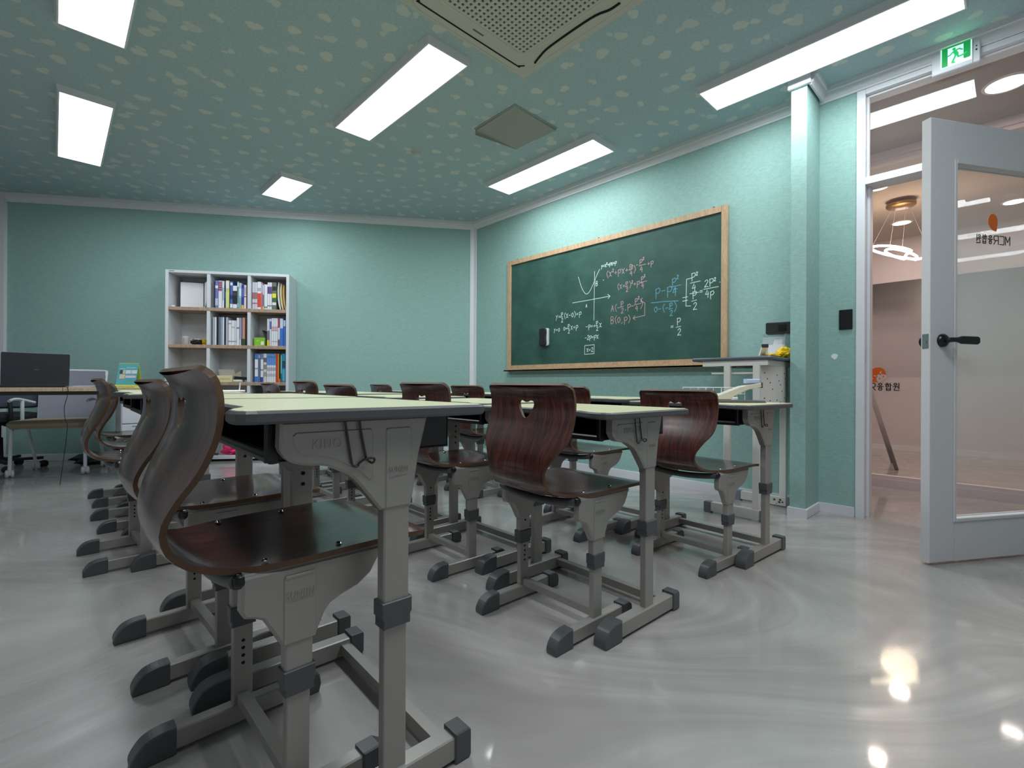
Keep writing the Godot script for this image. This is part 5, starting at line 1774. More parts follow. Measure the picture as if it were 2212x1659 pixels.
func bookshelf() -> void:
	var o := back_thing("bookshelf", "tall white bookshelf with pale wooden shelves and open compartments against the green back wall", "bookshelf", 0, 0, 0)
	var L := -3.205
	var R := -2.01
	var D := 0.3
	obj("side", one_box(Vector3(L, 0.02, 0.004), Vector3(L + 0.03, 1.985, D), 0.002), M.white_lacquer, o)
	obj("side", one_box(Vector3(R - 0.03, 0.02, 0.004), Vector3(R, 1.985, D), 0.002), M.white_lacquer, o)
	obj("top", one_box(Vector3(L + 0.03, 1.957, 0.004), Vector3(R - 0.03, 1.985, D), 0.002), M.white_lacquer, o)
	obj("back_panel", one_box(Vector3(L + 0.03, 0.02, 0.004), Vector3(R - 0.03, 1.957, 0.012)), M.shelf_inner, o)
	for y in [1.607, 1.219, 0.832, 0.445]:
		obj("shelf", one_box(Vector3(L + 0.03, y - 0.035, 0.012), Vector3(R - 0.03, y, D - 0.002), 0.002), M.shelf_wood, o)
	obj("bottom", one_box(Vector3(L + 0.03, 0.025, 0.012), Vector3(R - 0.03, 0.06, D - 0.002), 0.002), M.white_lacquer, o)
	for r in [[1.607, 1.957], [1.219, 1.572], [0.832, 1.184], [0.445, 0.797], [0.06, 0.41]]:
		for t in [-2.80, -2.408]:
			obj("divider", one_box(Vector3(t - 0.016, r[0], 0.012), Vector3(t + 0.016, r[1], D - 0.004), 0.002), M.white_lacquer, o)
	for t in [L + 0.05, R - 0.05]:
		for n in [0.04, 0.26]:
			obj("foot", one_box(Vector3(t - 0.015, 0, n - 0.015), Vector3(t + 0.015, 0.021, n + 0.015), 0.002), M.white_lacquer, o)
	obj("maker_label", one_box(Vector3(L + 0.035, 1.968, D - 0.001), Vector3(L + 0.085, 1.976, D + 0.0008)), flat(Color(0.45, 0.5, 0.5)), o)
	var w := Color(0.88, 0.88, 0.91)
	var A := 1.607
	# top left compartment
	var al := back_thing("open_album", "large open white album standing in the top left compartment", "album", -3.005, A, 0.13)
	obj("left_board", one_box(Vector3(-0.125, 0, -0.006), Vector3(0.10, 0.285, 0.0), 0.001, Transform3D(Basis(Vector3.UP, 0.12), Vector3(0, 0, 0.02))), flat(Color(0.13, 0.12, 0.16)), al)
	obj("left_page", one_box(Vector3(-0.118, 0.002, 0.0), Vector3(0.094, 0.279, 0.004), 0.0008, Transform3D(Basis(Vector3.UP, 0.12), Vector3(0, 0, 0.02))), M.paper, al)
	obj("right_board", one_box(Vector3(0.0, 0, -0.006), Vector3(0.13, 0.285, 0.0), 0.001, Transform3D(Basis(Vector3.UP, -1.0), Vector3(0.106, 0, 0.012))), flat(Color(0.13, 0.12, 0.16)), al)
	obj("right_page", one_box(Vector3(0.005, 0.002, 0.0), Vector3(0.126, 0.279, 0.004), 0.0008, Transform3D(Basis(Vector3.UP, -1.0), Vector3(0.106, 0, 0.012))), M.paper, al)
	var lp := back_thing("leaning_papers", "grey white papers curling against the divider in the top left compartment", "papers", -2.84, A, 0.2)
	obj("sheets", one_prism(curve2([Vector2(-0.022, 0.0), Vector2(0.004, 0.06), Vector2(0.016, 0.14), Vector2(0.02, 0.25), Vector2(0.023, 0.25), Vector2(0.021, 0.13), Vector2(0.012, 0.05), Vector2(-0.008, 0.0)], 3, true), -0.07, 0.06), flat(Color(0.66, 0.67, 0.72)), lp)
	var er := back_thing("small_eraser", "tiny white eraser at the left end of the top shelf", "eraser", -3.145, A, 0.26)
	obj("block", one_box(Vector3(-0.014, 0, -0.01), Vector3(0.014, 0.016, 0.01), 0.004), M.paper, er)
	# top middle compartment
	var k := "in the top middle compartment"
	book("grey thin booklet leftmost " + k, -2.774, -2.763, A, 0.275, Color(0.50, 0.50, 0.53))
	book("dark thin booklet second from the left " + k, -2.762, -2.749, A, 0.276, Color(0.16, 0.15, 0.18))
	book("blue violet book " + k + " beside the dark booklet", -2.746, -2.717, A, 0.289, Color(0.42, 0.46, 0.72), [[0.72, 0.82, w], [0.1, 0.35, Color(0.72, 0.75, 0.88)]])
	book("white book with a red lettered upper spine " + k, -2.715, -2.68, A, 0.289, w, [[0.62, 0.98, Color(0.70, 0.45, 0.55)], [0.66, 0.69, Color(0.3, 0.2, 0.3)], [0.74, 0.77, Color(0.3, 0.2, 0.3)], [0.82, 0.85, Color(0.3, 0.2, 0.3)], [0.9, 0.93, Color(0.3, 0.2, 0.3)]])
	book("white and pale blue book " + k + " left of the dark blue one", -2.677, -2.659, A, 0.289, Color(0.66, 0.73, 0.85), [[0.75, 0.98, w], [0.02, 0.28, w]])
	book("dark blue slim book " + k + " left of the pale yellow book", -2.658, -2.646, A, 0.247, Color(0.10, 0.20, 0.36), [[0.45, 0.7, Color(0.22, 0.36, 0.5)]])
	book("pale yellow book " + k, -2.644, -2.611, A, 0.294, Color(0.78, 0.80, 0.45), [[0.72, 0.98, w], [0.05, 0.6, Color(0.82, 0.84, 0.55)]])
	book("blue book " + k + ", right of the pale yellow one", -2.602, -2.576, A, 0.287, Color(0.25, 0.38, 0.70), [[0.85, 0.95, w], [0.35, 0.5, Color(0.12, 0.18, 0.45)], [0.03, 0.17, w]])
	book("black book with white labels at top and bottom " + k, -2.575, -2.534, A, 0.246, Color(0.09, 0.09, 0.10), [[0.76, 0.98, w], [0.02, 0.19, w], [0.55, 0.7, Color(0.2, 0.2, 0.2)]])
	book("teal green book " + k + " right of the black one", -2.532, -2.517, A, 0.288, Color(0.42, 0.62, 0.62), [[0.8, 0.96, w], [0.05, 0.2, Color(0.6, 0.75, 0.75)]])
	book("pale grey blue book " + k + " between teal and royal blue", -2.516, -2.492, A, 0.273, Color(0.70, 0.76, 0.84), [[0.5, 0.78, w], [0.0, 0.42, Color(0.5, 0.66, 0.68)]])
	book("royal blue book with a yellow foot " + k, -2.491, -2.467, A, 0.252, Color(0.14, 0.22, 0.56), [[0.0, 0.16, Color(0.88, 0.70, 0.25)], [0.5, 0.85, Color(0.3, 0.4, 0.72)]])
	book("white book with a thin red band " + k, -2.466, -2.443, A, 0.253, w, [[0.49, 0.53, Color(0.65, 0.1, 0.12)], [0.6, 0.9, Color(0.7, 0.71, 0.75)]])
	book("dark red slim book rightmost " + k, -2.442, -2.431, A, 0.246, Color(0.45, 0.08, 0.1))
	# top right compartment
	k = "in the top right compartment"
	var mv := Color(0.62, 0.42, 0.46)
	book("white and mauve book leftmost " + k, -2.386, -2.361, A, 0.287, Color(0.80, 0.80, 0.84), [[0.38, 0.62, mv], [0.2, 0.24, mv]])
	book("white and mauve book second from the left " + k, -2.36, -2.335, A, 0.288, Color(0.80, 0.80, 0.84), [[0.38, 0.62, mv], [0.2, 0.24, mv]])
	book("white topped orange red book " + k, -2.334, -2.298, A, 0.294, w, [[0.08, 0.58, Color(0.85, 0.27, 0.17)], [0.66, 0.78, Color(0.66, 0.68, 0.76)]])
	book("slim pink book " + k, -2.297, -2.283, A, 0.287, Color(0.78, 0.42, 0.55), [[0.62, 0.95, Color(0.72, 0.73, 0.8)]])
	book("slim grey teal book " + k + " with a yellow sticker", -2.282, -2.268, A, 0.274, Color(0.42, 0.50, 0.55), [[0.58, 0.95, Color(0.8, 0.82, 0.86)], [0.0, 0.12, Color(0.9, 0.82, 0.2)]])
	book("plain white book " + k + " left of the purple labelled ones", -2.267, -2.236, A, 0.268, w, [[0.06, 0.12, Color(0.5, 0.5, 0.55)]])
	book("white book with a purple label " + k + ", left of its twin", -2.235, -2.214, A, 0.291, w, [[0.58, 0.84, Color(0.33, 0.24, 0.50)], [0.12, 0.16, Color(0.5, 0.5, 0.55)]])
	book("white book with a purple label " + k + ", right of its twin", -2.213, -2.191, A, 0.292, w, [[0.58, 0.84, Color(0.36, 0.27, 0.53)], [0.12, 0.16, Color(0.5, 0.5, 0.55)]])
	book("grey green book with a bright yellow label " + k, -2.188, -2.147, A, 0.293, Color(0.40, 0.44, 0.40), [[0.44, 0.59, Color(0.92, 0.88, 0.15)], [0.7, 0.85, Color(0.15, 0.15, 0.14)], [0.17, 0.27, w], [0.28, 0.42, Color(0.22, 0.40, 0.24)]])
	for i in 3:
		var f := back_thing("folder", ["cream folder leaning left in the top right compartment, beside the grey green book", "cream folder leaning in the top right compartment, middle of the three", "cream folder leaning in the top right compartment, nearest the shelf's side"][i], "folder", -2.132 + 0.026 * i, A, 0.26, "cream folders in the top right compartment")
		obj("leaf", one_prism(curve2([Vector2(0.022, 0.0), Vector2(0.002, 0.08), Vector2(-0.006, 0.2), Vector2(0.002, 0.29 - 0.012 * i), Vector2(0.008, 0.286 - 0.012 * i), Vector2(0.010, 0.16), Vector2(0.020, 0.07), Vector2(0.030, 0.0)], 3, true), -0.2, 0.0), flat([Color(0.82, 0.83, 0.80), Color(0.84, 0.78, 0.62), Color(0.75, 0.60, 0.35)][i]), f)
	# second row
	A = 1.219
	var cup := back_thing("paper_cup", "white paper cup on the second shelf of the bookshelf", "cup", -3.043, A, 0.22)
	obj("cup_wall", one_lathe([Vector2(0.0, 0.0), Vector2(0.025, 0.0), Vector2(0.034, 0.082), Vector2(0.036, 0.084), Vector2(0.034, 0.086), Vector2(0.032, 0.082), Vector2(0.0235, 0.004), Vector2(0, 0.004)], 20), M.paper, cup)
	obj("printed_mark", one_box(Vector3(-0.014, 0.04, 0.028), Vector3(-0.004, 0.062, 0.0325)), flat(Color(0.55, 0.58, 0.58)), cup)
	var pc := back_thing("dark_pouch", "dark brown pouch lying between the paper cup and the yellow cup", "pouch", -2.942, A, 0.2)
	obj("bag", crumple(Vector3(0.066, 0.031, 0.05), 15, 0.22), flat(Color(0.13, 0.06, 0.07), 0.4), pc)
	obj("foil_edge", crumple(Vector3(0.035, 0.008, 0.02), 19, 0.3, Vector3(0.012, 0.05, 0.02)), flat(Color(0.8, 0.78, 0.8), 0.3), pc)
	var yc := back_thing("yellow_cup", "small yellow printed cup on the second shelf", "cup", -2.856, A, 0.24)
	obj("cup_wall", one_lathe([Vector2(0, 0), Vector2(0.021, 0), Vector2(0.026, 0.056), Vector2(0.028, 0.058), Vector2(0.025, 0.058), Vector2(0.0, 0.05)], 20), M.yellow_film, yc)
	obj("printed_mark", one_box(Vector3(-0.012, 0.014, 0.018), Vector3(0.012, 0.022, 0.0235)), flat(Color(0.45, 0.36, 0.1)), yc)
	k = "in the middle compartment of the second row"
	var thin := [[-2.77, -2.751, 0.292, Color(0.64, 0.66, 0.70), "grey"], [-2.75, -2.731, 0.293, Color(0.82, 0.84, 0.88), "white"], [-2.73, -2.713, 0.293, Color(0.09, 0.10, 0.13), "black"], [-2.712, -2.697, 0.296, Color(0.45, 0.46, 0.50), "mid grey"], [-2.695, -2.676, 0.294, Color(0.56, 0.60, 0.70), "blue grey"], [-2.675, -2.657, 0.295, Color(0.80, 0.84, 0.91), "pale blue white"], [-2.656, -2.642, 0.295, Color(0.12, 0.13, 0.17), "near black"], [-2.641, -2.621, 0.295, Color(0.70, 0.72, 0.75), "light grey"]]
	for b in thin:
		book("%s stapled booklet %s" % [b[4], k], b[0], b[1], A, b[2], b[3], [], 0.2, "thin booklets in the second row")
	book("short white book leftmost of three shorter ones " + k, -2.617, -2.586, A, 0.262, w, [[0.85, 0.9, Color(0.6, 0.62, 0.66)], [0.14, 0.18, Color(0.55, 0.57, 0.6)]])
	book("short white book middle of three shorter ones " + k, -2.585, -2.555, A, 0.263, w, [[0.7, 0.75, Color(0.66, 0.68, 0.72)], [0.14, 0.18, Color(0.55, 0.57, 0.6)]])
	book("short white book rightmost of three shorter ones " + k, -2.554, -2.538, A, 0.263, Color(0.80, 0.83, 0.86), [[0.14, 0.18, Color(0.55, 0.57, 0.6)]])
	book("tall white book " + k + " beside the lavender one", -2.536, -2.511, A, 0.292, w, [[0.6, 0.66, Color(0.5, 0.52, 0.6)]])
	book("lavender slim book " + k, -2.506, -2.493, A, 0.293, Color(0.68, 0.67, 0.82), [[0.0, 0.22, w]])
	book("dusty purple slim book " + k, -2.492, -2.479, A, 0.293, Color(0.52, 0.45, 0.58), [[0.0, 0.24, Color(0.18, 0.26, 0.22)]])
	book("salmon coloured book with a dark green foot " + k, -2.478, -2.455, A, 0.296, Color(0.80, 0.58, 0.47), [[0.0, 0.24, Color(0.2, 0.3, 0.24)]])
	book("dark brown slim book rightmost " + k, -2.454, -2.438, A, 0.291, Color(0.30, 0.17, 0.16), [[0.0, 0.24, Color(0.10, 0.14, 0.12)]])
	k = "in the right compartment of the second row"
	var gb := back_thing("green_box", "lime green box at the left of the right compartment in the second row", "box", -2.315, A, 0.24)
	obj("carton", one_box(Vector3(-0.053, 0, -0.06), Vector3(0.053, 0.088, 0.02), 0.002), flat(Color(0.50, 0.74, 0.16)), gb)
	obj("printed_mark", one_box(Vector3(0.014, 0.012, 0.0195), Vector3(0.044, 0.05, 0.0205)), flat(Color(0.85, 0.90, 0.78)), gb)
	obj("printed_mark", one_box(Vector3(-0.03, 0.05, 0.0195), Vector3(0.0, 0.058, 0.0205)), flat(Color(0.7, 0.85, 0.5)), gb)
	var df := back_thing("dark_folder", "dark navy folder leaning behind the lime green box", "folder", -2.262, A, 0.2)
	obj("cover", one_prism(PackedVector2Array([Vector2(-0.04, 0.175), Vector2(-0.01, 0.09), Vector2(0.004, 0.0), Vector2(0.022, 0.0), Vector2(0.022, 0.12)]), -0.12, 0.02), flat(Color(0.10, 0.10, 0.17)), df)
	book("white book with grey label and yellow foot " + k, -2.238, -2.212, A, 0.291, Color(0.80, 0.80, 0.86), [[0.0, 0.2, Color(0.88, 0.75, 0.1)], [0.22, 0.56, Color(0.45, 0.42, 0.46)]])
	book("white book with a blue upper label " + k, -2.211, -2.192, A, 0.292, Color(0.80, 0.82, 0.88), [[0.62, 0.9, Color(0.33, 0.40, 0.66)]])
	for i in 3:
		book(["white book with pink lettering, leftmost of the three alike", "white book with pink lettering, middle of the three alike", "white book with pink lettering, rightmost of the three alike"][i], -2.191 + 0.0205 * i, -2.1715 + 0.0205 * i, A, 0.298, w, [[0.6, 0.63, Color(0.78, 0.45, 0.55)], [0.66, 0.69, Color(0.78, 0.45, 0.55)], [0.54, 0.57, Color(0.78, 0.45, 0.55)], [0.15, 0.18, Color(0.66, 0.64, 0.70)]])
	book("white book with a dark red upper band " + k, -2.128, -2.109, A, 0.299, Color(0.82, 0.84, 0.88), [[0.66, 1.0, Color(0.60, 0.25, 0.30)], [0.0, 0.24, Color(0.40, 0.33, 0.34)]])
	book("blue book with a white top " + k, -2.108, -2.076, A, 0.299, Color(0.24, 0.44, 0.78), [[0.64, 0.99, Color(0.78, 0.82, 0.90)]])
	book("blue book rightmost " + k, -2.074, -2.05, A, 0.281, Color(0.22, 0.42, 0.76), [[0.76, 0.99, Color(0.70, 0.77, 0.88)]])
	# third row
	A = 0.832
	var cb := back_thing("open_carton", "open cream cardboard carton with a lifted flap on the third shelf", "carton", -2.66, A, 0.2)
	obj("body", one_box(Vector3(-0.085, 0, -0.08), Vector3(0.075, 0.068, 0.045), 0.002), flat(Color(0.84, 0.81, 0.64)), cb)
	obj("flap", one_box(Vector3(-0.085, 0.066, -0.002), Vector3(0.075, 0.068, 0.09), 0.0, Transform3D(Basis(Vector3.RIGHT, -1.0), Vector3(0, 0.02, 0.0))), flat(Color(0.82, 0.80, 0.80)), cb)
	obj("side_flap", one_prism(PackedVector2Array([Vector2(0, 0.02), Vector2(0.025, 0.075), Vector2(0.075, 0.10), Vector2(0.075, 0.03)]), -0.003, 0.0, Transform3D(Basis.IDENTITY, Vector3(0.065, 0.02, -0.02))), flat(Color(0.72, 0.68, 0.58)), cb)
	obj("printed_mark", one_box(Vector3(-0.05, 0.022, 0.0445), Vector3(0.055, 0.042, 0.0456)), flat(Color(0.76, 0.72, 0.55)), cb)
	var bt := back_thing("black_tray", "flat black gadget lying beside the open carton", "gadget", -2.50, A + 0.026, 0.2)
	obj("case", one_box(Vector3(-0.07, 0.0, -0.05), Vector3(0.065, 0.03, 0.04), 0.006, Transform3D(Basis(Vector3(0, 0, 1), -0.08), Vector3.ZERO)), flat(Color(0.09, 0.085, 0.10), 0.4), bt)
	var wp := back_thing("white_packet", "small white and green packet under the black gadget", "packet", -2.53, A, 0.22)
	obj("packet", one_box(Vector3(-0.045, 0, -0.04), Vector3(0.045, 0.024, 0.04), 0.006), flat(Color(0.83, 0.86, 0.80)), wp)
	var bb := back_thing("black_clip", "small black clip standing at the right of the third row's left compartment", "clip", -2.86, A + 0.004, 0.24)
	obj("clip_body", one_prism(PackedVector2Array([Vector2(-0.015, 0), Vector2(0.012, 0), Vector2(0.012, 0.11), Vector2(-0.005, 0.125), Vector2(-0.005, 0.03)]), -0.01, 0.01), M.office_black, bb)
	k = "in the third row, right compartment"
	var bl := Color(0.22, 0.45, 0.72)
	book("white spined workbook with blue top and foot, leftmost " + k, -2.357, -2.324, A, 0.303, w, [[0.8, 1.0, bl], [0.0, 0.2, Color(0.18, 0.46, 0.80)], [0.45, 0.5, Color(0.55, 0.58, 0.7)]])
	book("dull blue grey book " + k + " between two blue and white workbooks", -2.322, -2.301, A, 0.303, Color(0.38, 0.42, 0.55), [[0.85, 0.95, Color(0.6, 0.65, 0.8)]])
	book("white workbook with an indigo foot " + k, -2.299, -2.272, A, 0.304, w, [[0.8, 1.0, Color(0.42, 0.48, 0.65)], [0.0, 0.18, Color(0.17, 0.28, 0.62)], [0.4, 0.46, Color(0.55, 0.58, 0.7)]])
	book("white book with big dark lettering " + k, -2.27, -2.238, A, 0.304, Color(0.82, 0.81, 0.80), [[0.7, 0.86, Color(0.38, 0.38, 0.40)], [0.45, 0.62, Color(0.55, 0.52, 0.50)], [0.2, 0.36, Color(0.62, 0.60, 0.57)]])
	for i in 4:
		book(["blue topped white volume, first of the set of four from the left", "blue topped white volume, second of the set of four from the left", "blue topped white volume, third of the set of four from the left", "blue topped white volume, last of the set of four from the left"][i], -2.236 + 0.0223 * i, -2.2145 + 0.0223 * i, A, 0.305, w, [[0.6, 1.0, Color(0.33, 0.55, 0.83)], [0.4, 0.52, Color(0.66, 0.68, 0.74)], [0.2, 0.3, Color(0.70, 0.72, 0.77)], [0.86, 0.9, Color(0.5, 0.66, 0.88)]])
	book("orange red book " + k, -2.146, -2.129, A, 0.305, Color(0.78, 0.24, 0.12))
	book("golden yellow slim book " + k, -2.128, -2.117, A, 0.306, Color(0.88, 0.64, 0.16), [[0.0, 0.1, Color(0.85, 0.35, 0.15)]])
	book("dark brown book with an orange foot " + k, -2.116, -2.101, A, 0.306, Color(0.20, 0.13, 0.08), [[0.0, 0.12, Color(0.93, 0.42, 0.25)]])
	book("dark teal book " + k, -2.099, -2.084, A, 0.306, Color(0.12, 0.46, 0.50), [[0.3, 0.95, Color(0.45, 0.70, 0.70)]])
	book("bright teal book rightmost " + k, -2.083, -2.052, A, 0.306, Color(0.12, 0.56, 0.68), [[0.5, 0.75, Color(0.05, 0.30, 0.40)], [0.05, 0.45, Color(0.3, 0.66, 0.78)]])
	# low rows, mostly hidden
	var bx := back_thing("black_case", "black case on the fourth shelf, right compartment, just above the desks", "case", -2.24, 0.445, 0.2)
	obj("body", one_box(Vector3(-0.12, 0, -0.1), Vector3(0.12, 0.27, 0.03), 0.01), M.office_black, bx)
	var pk := back_thing("pink_cloth", "bright pink cloth heaped on the lowest shelf", "cloth", -2.56, 0.06, 0.2)
	obj("folds", crumple(Vector3(0.13, 0.062, 0.07), 23, 0.35), M.pink_cloth, pk)


# ------------------------------------------------------------------ laptop table in the back left
func laptop_table() -> void:
	var Z := -5.21
	var top := 0.777
	var t := thing("long_table", "long pale wood topped table with a black frame, laptop on it, at the back left", "table", Vector3(0, 0, Z))
	obj("tabletop", one_box(Vector3(-1.15, top - 0.030, -0.62), Vector3(0.055, top, 0.0), 0.002), M.table_wood, t)
	obj("tabletop", one_box(Vector3(0.057, top - 0.030, -0.62), Vector3(1.02, top, 0.0), 0.002), M.table_wood, t)
	obj("apron", one_box(Vector3(-1.12, top - 0.058, -0.6), Vector3(1.0, top - 0.030, -0.008), 0.002), flat(Color(0.035, 0.03, 0.03), 0.4), t)
	for x in [-1.08, 0.45]:
		obj("leg", one_box(Vector3(x - 0.02, 0, -0.58), Vector3(x + 0.02, top - 0.05, -0.54), 0.003), flat(Color(0.05, 0.05, 0.05), 0.4), t)
	obj("leg", one_box(Vector3(-1.1, 0, -0.06), Vector3(-1.06, top - 0.05, -0.02), 0.003), flat(Color(0.05, 0.05, 0.05), 0.4), t)
	var c := thing("drawer_cabinet", "white drawer cabinet under the right end of the laptop table", "cabinet", Vector3(0.76, 0, Z - 0.03))
	obj("body", one_box(Vector3(-0.34, 0.0, -0.5), Vector3(0.30, top - 0.062, -0.012), 0.004), M.white_lacquer, c)
	for y in [0.03, 0.25, 0.47]:
		for x in [[-0.335, -0.125], [-0.12, 0.085], [0.09, 0.295]]:
			var d := obj("drawer", one_box(Vector3(x[0], y, -0.012), Vector3(x[1], y + 0.21, 0.0), 0.003), M.white_lacquer, c)
			obj("grip_slot", one_box(Vector3(x[0] + 0.07, y + 0.19, -0.002), Vector3(x[1] - 0.07, y + 0.198, 0.001)), flat(Color(0.5, 0.5, 0.55)), d)
	# laptop, lid towards the viewer
	var la := thing("laptop", "open dark grey laptop seen from behind its lid, on the table at the left edge", "laptop", Vector3(-0.285, top, Z - 0.045), -atan2(-0.06, 0.375))
	var w := 0.385
	obj("base", one_box(Vector3(0, 0.002, -0.25), Vector3(w, 0.018, 0.0), 0.003), M.laptop_grey, la)
	var lid := Transform3D(Basis(Vector3.RIGHT, 0.10), Vector3(0, 0.012, 0.0))
	var ld := obj("lid", one_prism(rrect(0, 0, w, 0.258, 0.010), -0.004, 0.005, lid, 0.0015), M.laptop_grey, la)
	obj("lid_lettering", text_mesh("/SUS", 0.0095, 0.0006), M.logo_silver, ld).transform = lid.translated_local(Vector3(w * 0.5, 0.128, 0.0054))
	obj("camera_dot", one_prism(circle(0.003, 10, Vector2(0.1, 0.235)), 0.0049, 0.0054, lid), M.hole_dark, ld)
	obj("screen", one_prism(rect(0.008, 0.012, w - 0.008, 0.252), -0.0045, -0.0039, lid), M.office_black, la)
	var cord := thing("hanging_cord", "thin black cord hanging over the table edge in front of the tan chair", "cord", Vector3(0.085, 0, Z + 0.004))
	obj("cord", one_tube(curve3([Vector3(-0.01, top + 0.003, -0.06), Vector3(0, top + 0.003, 0.0), Vector3(0.002, top - 0.05, 0.004), Vector3(-0.018, 0.62, 0.0), Vector3(-0.012, 0.52, -0.01), Vector3(0.0, 0.44, -0.02), Vector3(-0.04, 0.0, -0.05)], 6), 0.0022, 6), M.office_black, cord)
	var pa := thing("table_papers", "loose white papers on the table beside the laptop", "papers", Vector3(0.24, top, Z - 0.16))
	for i in 4:
		obj("sheet", one_box(Vector3(-0.13, 0.002 * i, -0.09), Vector3(0.13, 0.002 * i + 0.0012, 0.09), 0, Transform3D(Basis(Vector3.UP, 0.4 * sin(i * 1.9)), Vector3(0.03 * cos(i * 2.0), 0.002 * i, 0.02 * sin(i)))), M.paper, pa)
	var cal := thing("desk_sign", "teal and yellow desk sign with small pictures standing on the laptop table", "desk sign", Vector3(0.47, top, Z - 0.10), -0.75)
	var lean := Transform3D(Basis(Vector3.RIGHT, -0.2), Vector3(0, 0.004, 0.03))
	obj("front_board", one_prism(rrect(-0.085, 0, 0.085, 0.212, 0.006), -0.003, 0.0, lean, 0.0008), flat(Color(0.36, 0.66, 0.68)), cal)
	obj("rear_board", one_prism(rrect(-0.085, 0, 0.085, 0.212, 0.006), 0.0, 0.003, Transform3D(Basis(Vector3.RIGHT, 0.2), Vector3(0, 0.004, -0.055)), 0.0008), flat(Color(0.80, 0.84, 0.30)), cal)
	obj("base_strip", one_box(Vector3(-0.085, 0, -0.06), Vector3(0.085, 0.022, 0.036), 0.003), flat(Color(0.84, 0.86, 0.38)), cal)
	for q in [[-0.066, 0.118, -0.04, 0.15, Color(0.3, 0.28, 0.28)], [-0.04, 0.118, -0.022, 0.15, Color(0.78, 0.78, 0.66)], [-0.016, 0.118, 0.03, 0.15, Color(0.85, 0.84, 0.88)], [0.036, 0.118, 0.08, 0.15, Color(0.85, 0.84, 0.88)], [-0.062, 0.075, -0.016, 0.112, Color(0.85, 0.76, 0.66)], [-0.010, 0.082, 0.076, 0.100, Color(0.86, 0.82, 0.90)], [-0.010, 0.102, 0.06, 0.108, Color(0.66, 0.66, 0.76)]]:
		obj("picture", one_box(Vector3(q[0], q[1], 0.0), Vector3(q[2], q[3], 0.001), 0, lean), flat(q[4]), cal)
	for q in [[-0.012, 0.168, 0.065], [-0.07, 0.158, -0.022]]:
		obj("text_line", one_box(Vector3(q[0], q[1], 0.0), Vector3(q[2], q[1] + 0.006, 0.0008), 0, lean), flat(Color(0.66, 0.85, 0.84)), cal)
	var bx := thing("white_box", "flat white box on the right end of the laptop table", "box", Vector3(0.80, top, Z - 0.10))
	obj("carton", one_box(Vector3(-0.09, 0.0, -0.09), Vector3(0.09, 0.052, 0.06), 0.004), M.white_lacquer, bx)
	obj("dark_lid", one_box(Vector3(-0.092, 0.052, -0.092), Vector3(0.092, 0.057, 0.062), 0.001), flat(Color(0.14, 0.13, 0.16)), bx)
	var dm := thing("white_dome", "white rounded cap lying on the flat white box", "cap", Vector3(0.80, top + 0.057, Z - 0.11))
	obj("shell", one_lathe([Vector2(0.052, 0.0), Vector2(0.05, 0.03), Vector2(0.042, 0.058), Vector2(0.025, 0.076), Vector2(0, 0.083)], 24), flat(Color(0.80, 0.84, 0.95)), dm)
	visitor_chair()
	office_chair()
	var gb := thing("green_bag", "dark green folded bag on the floor against the slanted wall, behind the tan chair", "bag", Vector3(0.30, 0, -6.42))
	obj("bag", crumple(Vector3(0.16, 0.055, 0.10), 29, 0.3), flat(Color(0.14, 0.22, 0.20), 0.7), gb)
	var pen := thing("pencil_eraser_tray", "white eraser tray with a small white stick on the third desk of the left column", "tray", Vector3(0.66, 0.7724, -2.78), 0.3)
	obj("tray", one_box(Vector3(-0.06, 0, -0.03), Vector3(0.06, 0.012, 0.03), 0.004), M.paper, pen)
	obj("stick", bar(Vector3(0.045, 0.01, 0.0), Vector3(0.048, 0.05, 0.004), 0.003, 6), M.paper, pen)


func caster(root: Node3D, at: Vector3, r: float, m: Material, turn: float) -> void:
	var b := Transform3D(Basis(Vector3.UP, turn), at)
	for s in [-1.0, 1.0]:
		var ax := Transform3D(Basis(Vector3(0, 1, 0), Vector3(1, 0, 0), Vector3(0, 0, -1)), Vector3(0.016 * s, r, 0))
		obj("caster_wheel", one_lathe([Vector2(0, 0.011), Vector2(r * 0.75, 0.011), Vector2(r, 0.006), Vector2(r, -0.006), Vector2(r * 0.75, -0.011), Vector2(0, -0.011)], 18, b * ax), m, root)
	obj("caster_fork", one_box(Vector3(-0.006, r * 0.6, -0.012), Vector3(0.006, r * 2.1, 0.02), 0.002, b), m, root)


